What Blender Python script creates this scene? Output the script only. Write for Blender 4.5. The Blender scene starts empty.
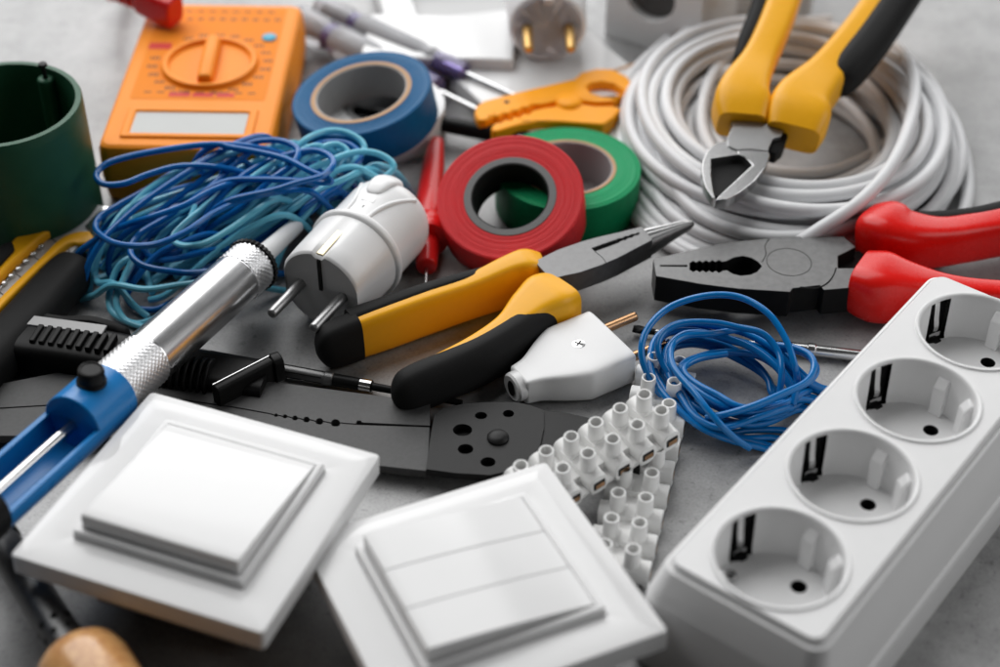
import bpy, bmesh, math, random
from mathutils import Vector, Matrix, Euler, noise
from mathutils.geometry import tessellate_polygon

# ------------------------------------------------------------------ camera, light, exposure
U = 0.01                      # modelled in centimetres, built in metres
PI = math.pi
R_ = math.radians
scn = bpy.context.scene
col = scn.collection
CAM_Z, PITCH, FPX = 43.23, R_(40.22), 1690.0

cam_d = bpy.data.cameras.new('camera')
cam = bpy.data.objects.new('camera', cam_d); col.objects.link(cam)
cam_d.sensor_width = 36.0
cam_d.lens = 36.0 * FPX / 1000.0
cam.location = (0, 0, CAM_Z * U)
cam.rotation_euler = (PI / 2 - PITCH, 0, 0)
cam_d.clip_start, cam_d.clip_end = 0.01, 20.0
cam_d.dof.use_dof = True
cam_d.dof.focus_distance = 63.5 * U
cam_d.dof.aperture_fstop = 5.6
scn.camera = cam

world = bpy.data.worlds.new('World'); scn.world = world
world.use_nodes = True
wb = world.node_tree.nodes['Background']
wb.inputs[0].default_value = (1, 1, 1, 1)
wb.inputs[1].default_value = 0.025


def area(name, loc, target, sx, sy, power):
    d = bpy.data.lights.new(name, 'AREA'); d.shape = 'RECTANGLE'
    d.size, d.size_y, d.energy = sx * U, sy * U, power
    o = bpy.data.objects.new(name, d); col.objects.link(o)
    o.location = Vector(loc) * U
    o.rotation_euler = (Vector(target) - Vector(loc)).to_track_quat('-Z', 'Y').to_euler()
    return o


area('softbox_lamp', (-40, 115, 95), (0, 50, 0), 130, 110, 15.5)
area('window_lamp', (10, 205, 62), (0, 60, 0), 230, 90, 14.0)
area('side_lamp', (112, 45, 62), (4, 48, 0), 80, 80, 4.5)

scn.view_settings.view_transform = 'Standard'
scn.view_settings.look = 'None'
scn.view_settings.exposure = 0.16
scn.view_settings.gamma = 1.0
scn.render.engine = 'CYCLES'
scn.cycles.use_denoising = True
scn.cycles.max_bounces = 10
scn.cycles.transmission_bounces = 10
scn.cycles.caustics_reflective = False
scn.cycles.caustics_refractive = False


# ------------------------------------------------------------------ helpers
def W(u, v, z=0.0):
    """photo pixel (1000 x 667) -> point in cm on the horizontal plane at height z"""
    a = (u - 500.0) / FPX; b = (333.5 - v) / FPX
    cp, sp = math.cos(PITCH), math.sin(PITCH)
    d = Vector((a, cp + b * sp, -sp + b * cp))
    return Vector((0, 0, CAM_Z)) + d * ((z - CAM_Z) / d.z)


def mat(name, color, rough=0.4, metal=0.0, bump=0.0, scale=6.0, vary=0.06, rvary=0.08, coat=0.0, spec=0.5,
        trans=0.0, ior=1.45, sss=0.0, stretch=(1, 1, 1)):
    m = bpy.data.materials.new(name); m.use_nodes = True
    nt = m.node_tree; N = nt.nodes; L = nt.links
    b = N['Principled BSDF']
    b.inputs['Metallic'].default_value = metal
    b.inputs['Specular IOR Level'].default_value = spec
    b.inputs['Coat Weight'].default_value = coat
    b.inputs['Coat Roughness'].default_value = 0.12
    b.inputs['Transmission Weight'].default_value = trans
    b.inputs['IOR'].default_value = ior
    if sss:
        b.inputs['Subsurface Weight'].default_value = sss
        b.inputs['Subsurface Radius'].default_value = (0.003, 0.003, 0.003)
    tc = N.new('ShaderNodeTexCoord')
    mp = N.new('ShaderNodeMapping'); mp.inputs['Scale'].default_value = [s / U for s in stretch]
    L.new(tc.outputs['Object'], mp.inputs['Vector'])
    nz = N.new('ShaderNodeTexNoise'); nz.inputs['Scale'].default_value = scale * 0.25
    nz.inputs['Detail'].default_value = 5.0
    L.new(mp.outputs[0], nz.inputs['Vector'])
    mx = N.new('ShaderNodeMix'); mx.data_type = 'RGBA'
    c = Vector(color[:3])
    lo = c * (1 - vary); hi = c * (1 + vary)
    mx.inputs['A'].default_value = (*lo, 1); mx.inputs['B'].default_value = (*[min(1, x) for x in hi], 1)
    L.new(nz.outputs['Fac'], mx.inputs['Factor'])
    L.new(mx.outputs['Result'], b.inputs['Base Color'])
    mr = N.new('ShaderNodeMapRange')
    mr.inputs['To Min'].default_value = max(0.02, rough - rvary); mr.inputs['To Max'].default_value = min(1, rough + rvary)
    L.new(nz.outputs['Fac'], mr.inputs['Value']); L.new(mr.outputs[0], b.inputs['Roughness'])
    if bump:
        n2 = N.new('ShaderNodeTexNoise'); n2.inputs['Scale'].default_value = scale * 4
        n2.inputs['Detail'].default_value = 3.0
        L.new(mp.outputs[0], n2.inputs['Vector'])
        bp = N.new('ShaderNodeBump'); bp.inputs['Strength'].default_value = bump
        bp.inputs['Distance'].default_value = 0.02 * U
        L.new(n2.outputs['Fac'], bp.inputs['Height']); L.new(bp.outputs[0], b.inputs['Normal'])
    return m


def sup(t, e):
    c, s = math.cos(t), math.sin(t); k = 2.0 / e
    return (math.copysign(abs(c) ** k, c), math.copysign(abs(s) ** k, s))


def crom(P, m):
    """Catmull-Rom through rows of numbers, m samples per span"""
    n = len(P); out = []
    for i in range(n - 1):
        p0 = P[max(i - 1, 0)]; p1 = P[i]; p2 = P[i + 1]; p3 = P[min(i + 2, n - 1)]
        for j in range(m):
            t = j / m
            out.append([0.5 * (2 * b + (c - a) * t + (2 * a - 5 * b + 4 * c - d) * t * t + (3 * b - a - 3 * c + d) * t ** 3)
                        for a, b, c, d in zip(p0, p1, p2, p3)])
    out.append(list(P[-1]))
    return out


class G:
    def __init__(self): self.v = []; self.f = []

    def add(self, vs, fs, M=None):
        o = len(self.v)
        self.v += [(M @ Vector(p)) if M else Vector(p) for p in vs]
        self.f += [tuple(o + i for i in f) for f in fs]
        return self

    def box(self, c, s, M=None):
        x, y, z = [k / 2 for k in s]
        vs = [Vector(c) + Vector((a * x, b * y, d * z)) for a in (-1, 1) for b in (-1, 1) for d in (-1, 1)]
        return self.add(vs, [(0, 1, 3, 2), (4, 6, 7, 5), (0, 4, 5, 1), (2, 3, 7, 6), (0, 2, 6, 4), (1, 5, 7, 3)], M)

    def prism(self, out, z0, z1, holes=(), M=None):
        loops = [list(out)] + [list(h) for h in holes]
        flat = [p for l in loops for p in l]; n = len(flat)
        vs = [(p[0], p[1], z0) for p in flat] + [(p[0], p[1], z1) for p in flat]
        tri = tessellate_polygon([[Vector((p[0], p[1], 0)) for p in l] for l in loops])
        fs = [tuple(t) for t in tri] + [tuple(i + n for i in t) for t in tri]
        o = 0
        for l in loops:
            k = len(l)
            fs += [(o + i, o + (i + 1) % k, n + o + (i + 1) % k, n + o + i) for i in range(k)]
            o += k
        return self.add(vs, fs, M)

    def slab(self, top, thick, holes=()):
        """outline given as 3-D points on the top face, extruded straight down"""
        loops = [list(top)] + [list(h) for h in holes]
        flat = [Vector(p) for l in loops for p in l]; n = len(flat)
        vs = flat + [p - Vector((0, 0, thick)) for p in flat]
        tri = tessellate_polygon([[Vector((p[0], p[1], 0)) for p in l] for l in loops])
        fs = [tuple(t) for t in tri] + [tuple(i + n for i in t) for t in tri]
        o = 0
        for l in loops:
            k = len(l)
            fs += [(o + i, o + (i + 1) % k, n + o + (i + 1) % k, n + o + i) for i in range(k)]
            o += k
        return self.add(vs, fs)

    def lathe(self, prof, n=48, M=None, closed=False):
        """prof: (axial, radius) about Z"""
        vs = []; fs = []; k = len(prof)
        for h, r in prof:
            vs += [(r * math.cos(2 * PI * i / n), r * math.sin(2 * PI * i / n), h) for i in range(n)]
        rng = range(k) if closed else range(k - 1)
        for a in rng:
            b = (a + 1) % k
            fs += [(a * n + i, a * n + (i + 1) % n, b * n + (i + 1) % n, b * n + i) for i in range(n)]
        if not closed:
            if prof[0][1] > 1e-5: fs.append(tuple(range(n))[::-1])
            if prof[-1][1] > 1e-5: fs.append(tuple((k - 1) * n + i for i in range(n)))
        return self.add(vs, fs, M)

    def rings(self, rings, cap0=True, cap1=True, M=None):
        n = len(rings[0]); vs = [p for r in rings for p in r]; fs = []
        for a in range(len(rings) - 1):
            fs += [(a * n + i, a * n + (i + 1) % n, (a + 1) * n + (i + 1) % n, (a + 1) * n + i) for i in range(n)]
        if cap0: fs.append(tuple(range(n))[::-1])
        if cap1: fs.append(tuple((len(rings) - 1) * n + i for i in range(n)))
        return self.add(vs, fs, M)

    def bar(self, ctl, e=2.6, n=28, m=8, r0=0.0, r1=0.0, up=(0, 0, 1), M=None):
        """ctl rows: x, y, z, half width (across), half height (along up)"""
        P = crom([list(map(float, r)) for r in ctl], m)
        pts = [Vector(p[:3]) for p in P]
        up = Vector(up).normalized()
        cum = [0.0]
        for a, b in zip(pts, pts[1:]): cum.append(cum[-1] + (b - a).length)
        T = cum[-1]; rings = []

        def sec(s):
            i = 0
            while i < len(cum) - 2 and cum[i + 1] < s: i += 1
            k = 0 if cum[i + 1] == cum[i] else (s - cum[i]) / (cum[i + 1] - cum[i])
            k = min(1, max(0, k))
            c = pts[i].lerp(pts[i + 1], k)
            a, b = max(0, i - 1), min(len(pts) - 1, i + 2)
            t = (pts[b] - pts[a]).normalized()
            w = P[i][3] * (1 - k) + P[i + 1][3] * k; h = P[i][4] * (1 - k) + P[i + 1][4] * k
            return c, t, w, h
        S = []
        q = 7
        if r0: S += [(r0 * (1 - math.cos(PI / 2 * j / q)), max(0.03, math.sin(PI / 2 * j / q))) for j in range(q)]
        k = max(8, int(len(pts)))
        S += [(r0 + (T - r0 - r1) * j / k, 1.0) for j in range(k + 1)]
        if r1: S += [(T - r1 * (1 - math.cos(PI / 2 * j / q)), max(0.03, math.sin(PI / 2 * j / q))) for j in range(q - 1, -1, -1)]
        for s, f in S:
            c, t, w, h = sec(s)
            x = t.cross(up).normalized(); y = x.cross(t).normalized()
            ring = []
            for i in range(n):
                a, b = sup(2 * PI * i / n, e)
                ring.append(c + x * (a * w * f) + y * (b * h * f))
            rings.append(ring)
        return self.rings(rings, M=M)

    def tube(self, ctl, r, n=10, m=8, smooth=True, M=None, cap=True):
        P = crom([list(map(float, p)) for p in ctl], m) if smooth else ctl
        pts = [Vector(p[:3]) for p in P]
        t = (pts[1] - pts[0]).normalized()
        a = t.orthogonal().normalized(); rings = []
        for i, p in enumerate(pts):
            t2 = (pts[min(i + 1, len(pts) - 1)] - pts[max(i - 1, 0)])
            t2 = t2.normalized() if t2.length > 1e-9 else t
            a = (a - t2 * a.dot(t2)).normalized(); b = t2.cross(a); t = t2
            rr = r[i] if isinstance(r, (list, tuple)) else r
            rings.append([p + (a * math.cos(2 * PI * k / n) + b * math.sin(2 * PI * k / n)) * rr for k in range(n)])
        return self.rings(rings, cap, cap, M)

    def obj(self, name, m, root=None, world=True, bevel=0.0, angle=35, seg=2, subsurf=0):
        me = bpy.data.meshes.new(name)
        if root is not None and world:
            inv = MATS[root.name].inverted()
            vs = [(inv @ p) * U for p in self.v]
        else:
            vs = [p * U for p in self.v]
        me.from_pydata([tuple(p) for p in vs], [], self.f)
        me.validate()
        bm = bmesh.new(); bm.from_mesh(me)
        bmesh.ops.recalc_face_normals(bm, faces=bm.faces)
        bm.to_mesh(me); bm.free()
        me.polygons.foreach_set('use_smooth', [True] * len(me.polygons))
        me.set_sharp_from_angle(angle=R_(angle))
        ms = m if isinstance(m, (list, tuple)) else [m]
        for k in ms: me.materials.append(k)
        o = bpy.data.objects.new(name, me); col.objects.link(o)
        if root is not None: o.parent = root
        if bevel:
            b = o.modifiers.new('bevel', 'BEVEL'); b.width = bevel * U; b.segments = seg
            b.limit_method = 'ANGLE'; b.angle_limit = R_(40); b.harden_normals = False
        if subsurf:
            s = o.modifiers.new('subsurf', 'SUBSURF'); s.levels = s.render_levels = subsurf
        return o


MATS = {}


def thing(name, label, cat, M, group=None):
    """an Empty at the thing's base; M places its own axes in the scene (cm)"""
    if not isinstance(M, Matrix): M = Matrix.Translation(Vector(M))
    o = bpy.data.objects.new(name, None); col.objects.link(o)
    o.empty_display_size = 0.01
    t, q, s = M.decompose()
    o.location = t * U; o.rotation_euler = q.to_euler()
    MATS[o.name] = M
    return tag(o, label, cat, group)


def tag(o, label, cat, group=None):
    o['label'] = label; o['category'] = cat
    if group: o['group'] = group
    return o


def frame(p, q, up=(0, 0, 1)):
    """axes: X from p towards q, Z as near to up as it gets"""
    x = (Vector(q) - Vector(p)).normalized(); y = Vector(up).cross(x).normalized(); z = x.cross(y)
    M = Matrix((x, y, z)).transposed().to_4x4(); M.translation = Vector(p)
    return M


def axis_z(p, d, ref=(0, 0, 1)):
    """matrix whose Z axis runs along d"""
    z = Vector(d).normalized(); x = Vector(ref).cross(z)
    if x.length < 1e-4: x = Vector((1, 0, 0))
    x.normalize(); y = z.cross(x)
    M = Matrix((x, y, z)).transposed().to_4x4(); M.translation = Vector(p)
    return M


def rrect(hx, hy, r, n=8, cx=0, cy=0):
    out = []
    for sx, sy, a0 in ((1, 1, 0), (-1, 1, PI / 2), (-1, -1, PI), (1, -1, 1.5 * PI)):
        for i in range(n + 1):
            a = a0 + PI / 2 * i / n
            out.append((cx + sx * (hx - r) + r * math.cos(a), cy + sy * (hy - r) + r * math.sin(a)))
    return out


def circ(cx, cy, r, n=48, ry=None):
    return [(cx + r * math.cos(2 * PI * i / n), cy + (ry or r) * math.sin(2 * PI * i / n)) for i in range(n)]


def TR(x=0, y=0, z=0): return Matrix.Translation(Vector((x, y, z)))
def RX(a): return Matrix.Rotation(a, 4, 'X')
def RY(a): return Matrix.Rotation(a, 4, 'Y')
def RZ(a): return Matrix.Rotation(a, 4, 'Z')


# ------------------------------------------------------------------ materials
WHITE = mat('white_plastic', (0.80, 0.80, 0.80), 0.30, vary=0.015, rvary=0.04, bump=0.02, scale=8)
WHITE_GLOSS = mat('glossy_white_plastic', (0.71, 0.71, 0.71), 0.10, vary=0.015, rvary=0.03, bump=0.008, scale=4, spec=0.34)
WHITE_MATT = mat('satin_white_plastic', (0.76, 0.76, 0.76), 0.42, vary=0.02, bump=0.05, scale=14)
BLOCK = mat('milky_polythene', (0.80, 0.80, 0.79), 0.38, vary=0.02, sss=0.15)
CABLE = mat('white_cable_sheath', (0.720, 0.724, 0.734), 0.38, vary=0.05, bump=0.05, scale=5)
GREY_PL = mat('grey_plastic', (0.19, 0.19, 0.19), 0.42, vary=0.05)
PLATE = mat('dull_tool_plate', (0.075, 0.075, 0.075), 0.5, metal=0.3, spec=0.3, vary=0.28, bump=0.4, scale=30)
LGREY = mat('light_grey_plastic', (0.46, 0.46, 0.46), 0.4, vary=0.05)
BLACK = mat('black_plastic', (0.009, 0.009, 0.009), 0.36, vary=0.2, bump=0.05, scale=10, spec=0.12)
RUBBER = mat('black_rubber_grip', (0.016, 0.016, 0.016), 0.55, vary=0.15, bump=0.12, scale=30, spec=0.10)
DEEP = mat('recess_shade', (0.006, 0.006, 0.006), 0.7, vary=0.1)  # near-black colour stands in for shade inside holes, slots and gaps
YELLOW = mat('yellow_handle_plastic', (0.86, 0.41, 0.010), 0.36, spec=0.3, vary=0.04, bump=0.05, scale=14)
RED = mat('red_handle_plastic', (0.70, 0.010, 0.007), 0.27, spec=0.4, vary=0.05, bump=0.03, scale=8)
REDM = mat('red_probe_plastic', (0.62, 0.012, 0.012), 0.30, vary=0.05)
ORANGE = mat('orange_case_plastic', (0.86, 0.265, 0.012), 0.48, spec=0.25, vary=0.03, bump=0.06, scale=30)
ORANGE2 = mat('orange_tool_plastic', (0.95, 0.36, 0.003), 0.42, spec=0.25, vary=0.03)
PANEL = mat('meter_face_sheet', (0.80, 0.235, 0.014), 0.65, vary=0.04, spec=0.2)
GREEN_D = mat('dark_green_plastic', (0.020, 0.088, 0.046), 0.45, spec=0.3, vary=0.12, bump=0.05)
BLUE_P = mat('blue_pump_plastic', (0.006, 0.185, 0.50), 0.30, vary=0.05, bump=0.03)
BLUE_W = mat('blue_wire_insulation', (0.002, 0.118, 0.39), 0.20, vary=0.06, spec=0.5)
BLUE_W2 = mat('bright_blue_wire_insulation', (0.002, 0.150, 0.43), 0.18, vary=0.06, spec=0.5)
CYAN_W = mat('pale_blue_wire_insulation', (0.14, 0.50, 0.66), 0.24, vary=0.08, spec=0.45)
STEEL = mat('dark_tool_steel', (0.145, 0.145, 0.145), 0.40, metal=0.85, vary=0.30, rvary=0.14, bump=0.25, scale=16)
STEEL_D = mat('black_oxide_steel', (0.016, 0.016, 0.016), 0.42, spec=0.22, metal=0.3, vary=0.2, bump=0.12, scale=24)
STEEL_B = mat('ground_bright_steel', (0.62, 0.62, 0.62), 0.24, metal=1.0, vary=0.05, rvary=0.04, bump=0.015, scale=30, stretch=(1, 6, 1))
STEEL_M = mat('machined_steel', (0.36, 0.36, 0.36), 0.36, metal=0.9, vary=0.06, bump=0.02, scale=20, stretch=(5, 1, 1))
CHROME = mat('polished_metal', (0.62, 0.62, 0.62), 0.14, metal=1.0, vary=0.04, rvary=0.05)
ALU = mat('brushed_aluminium', (0.80, 0.80, 0.81), 0.24, metal=1.0, vary=0.02, rvary=0.015)
CHANNEL = mat('satin_sheet_steel', (0.58, 0.58, 0.58), 0.40, metal=0.15, vary=0.06)
FACE = mat('mid_grey_plastic', (0.34, 0.34, 0.34), 0.45, vary=0.04)
CREAM = mat('pale_brass', (0.82, 0.72, 0.50), 0.4, metal=0.4, vary=0.05)
BRASS = mat('brass', (0.58, 0.37, 0.14), 0.46, metal=1.0, vary=0.08)
COPPER = mat('copper_pin', (0.66, 0.38, 0.20), 0.28, metal=1.0, vary=0.1)
TAPE_R = mat('red_pvc_tape', (0.74, 0.030, 0.036), 0.5, spec=0.2, vary=0.08)
TAPE_G = mat('green_pvc_tape', (0.006, 0.32, 0.12), 0.5, spec=0.18, vary=0.06)
TAPE_B = mat('blue_pvc_tape', (0.002, 0.105, 0.26), 0.45, spec=0.2, vary=0.06)
CARD = mat('cardboard_core', (0.48, 0.29, 0.16), 0.7, vary=0.12)
DCORE = mat('dark_grey_core', (0.11, 0.11, 0.11), 0.5, vary=0.2, bump=0.2, scale=20)
COREG = mat('grey_core', (0.22, 0.22, 0.22), 0.5, vary=0.1)
LCD = mat('display_glass', (0.38, 0.39, 0.38), 0.35, vary=0.03)
WOOD = None
CLEAR = mat('clear_acrylic', (0.93, 0.93, 0.96), 0.08, trans=0.7, ior=1.2, vary=0.01, rvary=0.02)
PURPLE = mat('violet_tinted_acrylic', (0.42, 0.34, 0.75), 0.10, trans=0.75, ior=1.47, vary=0.02)
LABEL_RED = mat('red_print', (0.60, 0.045, 0.04), 0.6, spec=0.3)
LABEL_BLUE = mat('cyan_button', (0.02, 0.33, 0.50), 0.4)
PRINT = mat('dark_print', (0.20, 0.06, 0.03), 0.6, spec=0.3)


def wood_mat():
    m = bpy.data.materials.new('varnished_wood'); m.use_nodes = True
    nt = m.node_tree; N = nt.nodes; L = nt.links; b = N['Principled BSDF']
    tc = N.new('ShaderNodeTexCoord'); mp = N.new('ShaderNodeMapping')
    mp.inputs['Scale'].default_value = (1 / U, 1 / U, 0.12 / U)
    L.new(tc.outputs['Object'], mp.inputs[0])
    nz = N.new('ShaderNodeTexNoise'); nz.inputs['Scale'].default_value = 4.5; nz.inputs['Detail'].default_value = 6
    L.new(mp.outputs[0], nz.inputs['Vector'])
    r = N.new('ShaderNodeValToRGB')
    r.color_ramp.elements[0].position = 0.3; r.color_ramp.elements[0].color = (0.50, 0.22, 0.075, 1)
    r.color_ramp.elements[1].position = 0.72; r.color_ramp.elements[1].color = (0.74, 0.42, 0.17, 1)
    L.new(nz.outputs['Fac'], r.inputs[0]); L.new(r.outputs[0], b.inputs['Base Color'])
    b.inputs['Roughness'].default_value = 0.30; b.inputs['Coat Weight'].default_value = 0.25
    return m


def table_mat():
    m = bpy.data.materials.new('worn_grey_concrete'); m.use_nodes = True
    nt = m.node_tree; N = nt.nodes; L = nt.links; b = N['Principled BSDF']
    b.inputs['Specular IOR Level'].default_value = 0.75
    tc = N.new('ShaderNodeTexCoord'); mp = N.new('ShaderNodeMapping')
    mp.inputs['Scale'].default_value = (1 / U,) * 3
    L.new(tc.outputs['Object'], mp.inputs[0])

    def nz(s, d, rough=0.6):
        n = N.new('ShaderNodeTexNoise'); n.inputs['Scale'].default_value = s; n.inputs['Detail'].default_value = d
        n.inputs['Roughness'].default_value = rough
        L.new(mp.outputs[0], n.inputs['Vector']); return n
    big = nz(0.09, 5); mid = nz(0.55, 7, 0.68); fine = nz(9.0, 4)
    r1 = N.new('ShaderNodeValToRGB')
    r1.color_ramp.elements[0].position = 0.32; r1.color_ramp.elements[0].color = (0.24, 0.24, 0.24, 1)
    r1.color_ramp.elements[1].position = 0.70; r1.color_ramp.elements[1].color = (0.46, 0.46, 0.46, 1)
    L.new(big.outputs['Fac'], r1.inputs[0])
    r2 = N.new('ShaderNodeValToRGB')
    r2.color_ramp.elements[0].position = 0.28; r2.color_ramp.elements[0].color = (0.50, 0.50, 0.50, 1)
    r2.color_ramp.elements[1].position = 0.62; r2.color_ramp.elements[1].color = (1, 1, 1, 1)
    L.new(mid.outputs['Fac'], r2.inputs[0])
    mul = N.new('ShaderNodeMix'); mul.data_type = 'RGBA'; mul.blend_type = 'MULTIPLY'; mul.inputs['Factor'].default_value = 0.75
    L.new(r1.outputs[0], mul.inputs['A']); L.new(r2.outputs[0], mul.inputs['B'])
    r3 = N.new('ShaderNodeValToRGB')
    r3.color_ramp.elements[0].position = 0.30; r3.color_ramp.elements[0].color = (0.6, 0.6, 0.6, 1)
    r3.color_ramp.elements[1].position = 0.55; r3.color_ramp.elements[1].color = (1, 1, 1, 1)
    L.new(fine.outputs['Fac'], r3.inputs[0])
    m2 = N.new('ShaderNodeMix'); m2.data_type = 'RGBA'; m2.blend_type = 'MULTIPLY'; m2.inputs['Factor'].default_value = 0.6
    L.new(mul.outputs['Result'], m2.inputs['A']); L.new(r3.outputs[0], m2.inputs['B'])
    L.new(m2.outputs['Result'], b.inputs['Base Color'])
    pit = nz(2.6, 6, 0.7)
    r4 = N.new('ShaderNodeValToRGB')
    r4.color_ramp.elements[0].position = 0.33; r4.color_ramp.elements[0].color = (0.45, 0.45, 0.45, 1)
    r4.color_ramp.elements[1].position = 0.42; r4.color_ramp.elements[1].color = (1, 1, 1, 1)
    L.new(pit.outputs['Fac'], r4.inputs[0])
    m3 = N.new('ShaderNodeMix'); m3.data_type = 'RGBA'; m3.blend_type = 'MULTIPLY'; m3.inputs['Factor'].default_value = 0.8
    L.new(m2.outputs['Result'], m3.inputs['A']); L.new(r4.outputs[0], m3.inputs['B'])
    L.new(m3.outputs['Result'], b.inputs['Base Color'])
    mr = N.new('ShaderNodeMapRange'); mr.inputs['To Min'].default_value = 0.28; mr.inputs['To Max'].default_value = 0.46
    L.new(mid.outputs['Fac'], mr.inputs['Value']); L.new(mr.outputs[0], b.inputs['Roughness'])
    bp = N.new('ShaderNodeBump'); bp.inputs['Strength'].default_value = 0.25; bp.inputs['Distance'].default_value = 0.03 * U
    L.new(fine.outputs['Fac'], bp.inputs['Height']); L.new(bp.outputs[0], b.inputs['Normal'])
    return m


def ring_lines(m, scale, amt):
    """fine winding lines: rings round the roll's own axis"""
    nt = m.node_tree; N = nt.nodes; L = nt.links; b = N['Principled BSDF']
    src = b.inputs['Base Color'].links[0].from_socket
    tc = N.new('ShaderNodeTexCoord'); mp = N.new('ShaderNodeMapping'); mp.inputs['Scale'].default_value = (1 / U, 1 / U, 1 / U)
    L.new(tc.outputs['Object'], mp.inputs[0])
    w = N.new('ShaderNodeTexWave'); w.wave_type = 'RINGS'; w.rings_direction = 'Z'
    w.inputs['Scale'].default_value = scale; w.inputs['Distortion'].default_value = 3.0; w.inputs['Detail'].default_value = 3.0
    w.inputs['Detail Scale'].default_value = 0.6
    L.new(mp.outputs[0], w.inputs['Vector'])
    x = N.new('ShaderNodeMix'); x.data_type = 'RGBA'; x.blend_type = 'MULTIPLY'; x.inputs['Factor'].default_value = amt
    L.new(src, x.inputs['A']); L.new(w.outputs['Color'], x.inputs['B']); L.new(x.outputs['Result'], b.inputs['Base Color'])
    bp = N.new('ShaderNodeBump'); bp.inputs['Strength'].default_value = 0.35; bp.inputs['Distance'].default_value = 0.02 * U
    L.new(w.outputs['Fac'], bp.inputs['Height']); L.new(bp.outputs[0], b.inputs['Normal'])


ring_lines(TAPE_R, 5.0, 0.45); ring_lines(TAPE_G, 5.0, 0.18); ring_lines(TAPE_B, 5.0, 0.15)


def knurl_mat():
    m = bpy.data.materials.new('knurled_aluminium'); m.use_nodes = True
    nt = m.node_tree; N = nt.nodes; L = nt.links; b = N['Principled BSDF']
    b.inputs['Metallic'].default_value = 1; b.inputs['Base Color'].default_value = (0.76, 0.76, 0.77, 1)
    b.inputs['Roughness'].default_value = 0.4
    return m


WOOD = wood_mat(); TABLE = table_mat(); KNURL = knurl_mat()

# ------------------------------------------------------------------ the surface
g = G(); g.box((0, 86, -1.5), (240, 126, 3))  # near edge cut short out of view to lessen bounced light
o = g.obj('tabletop', TABLE, bevel=0.2); o['kind'] = 'structure'


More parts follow.
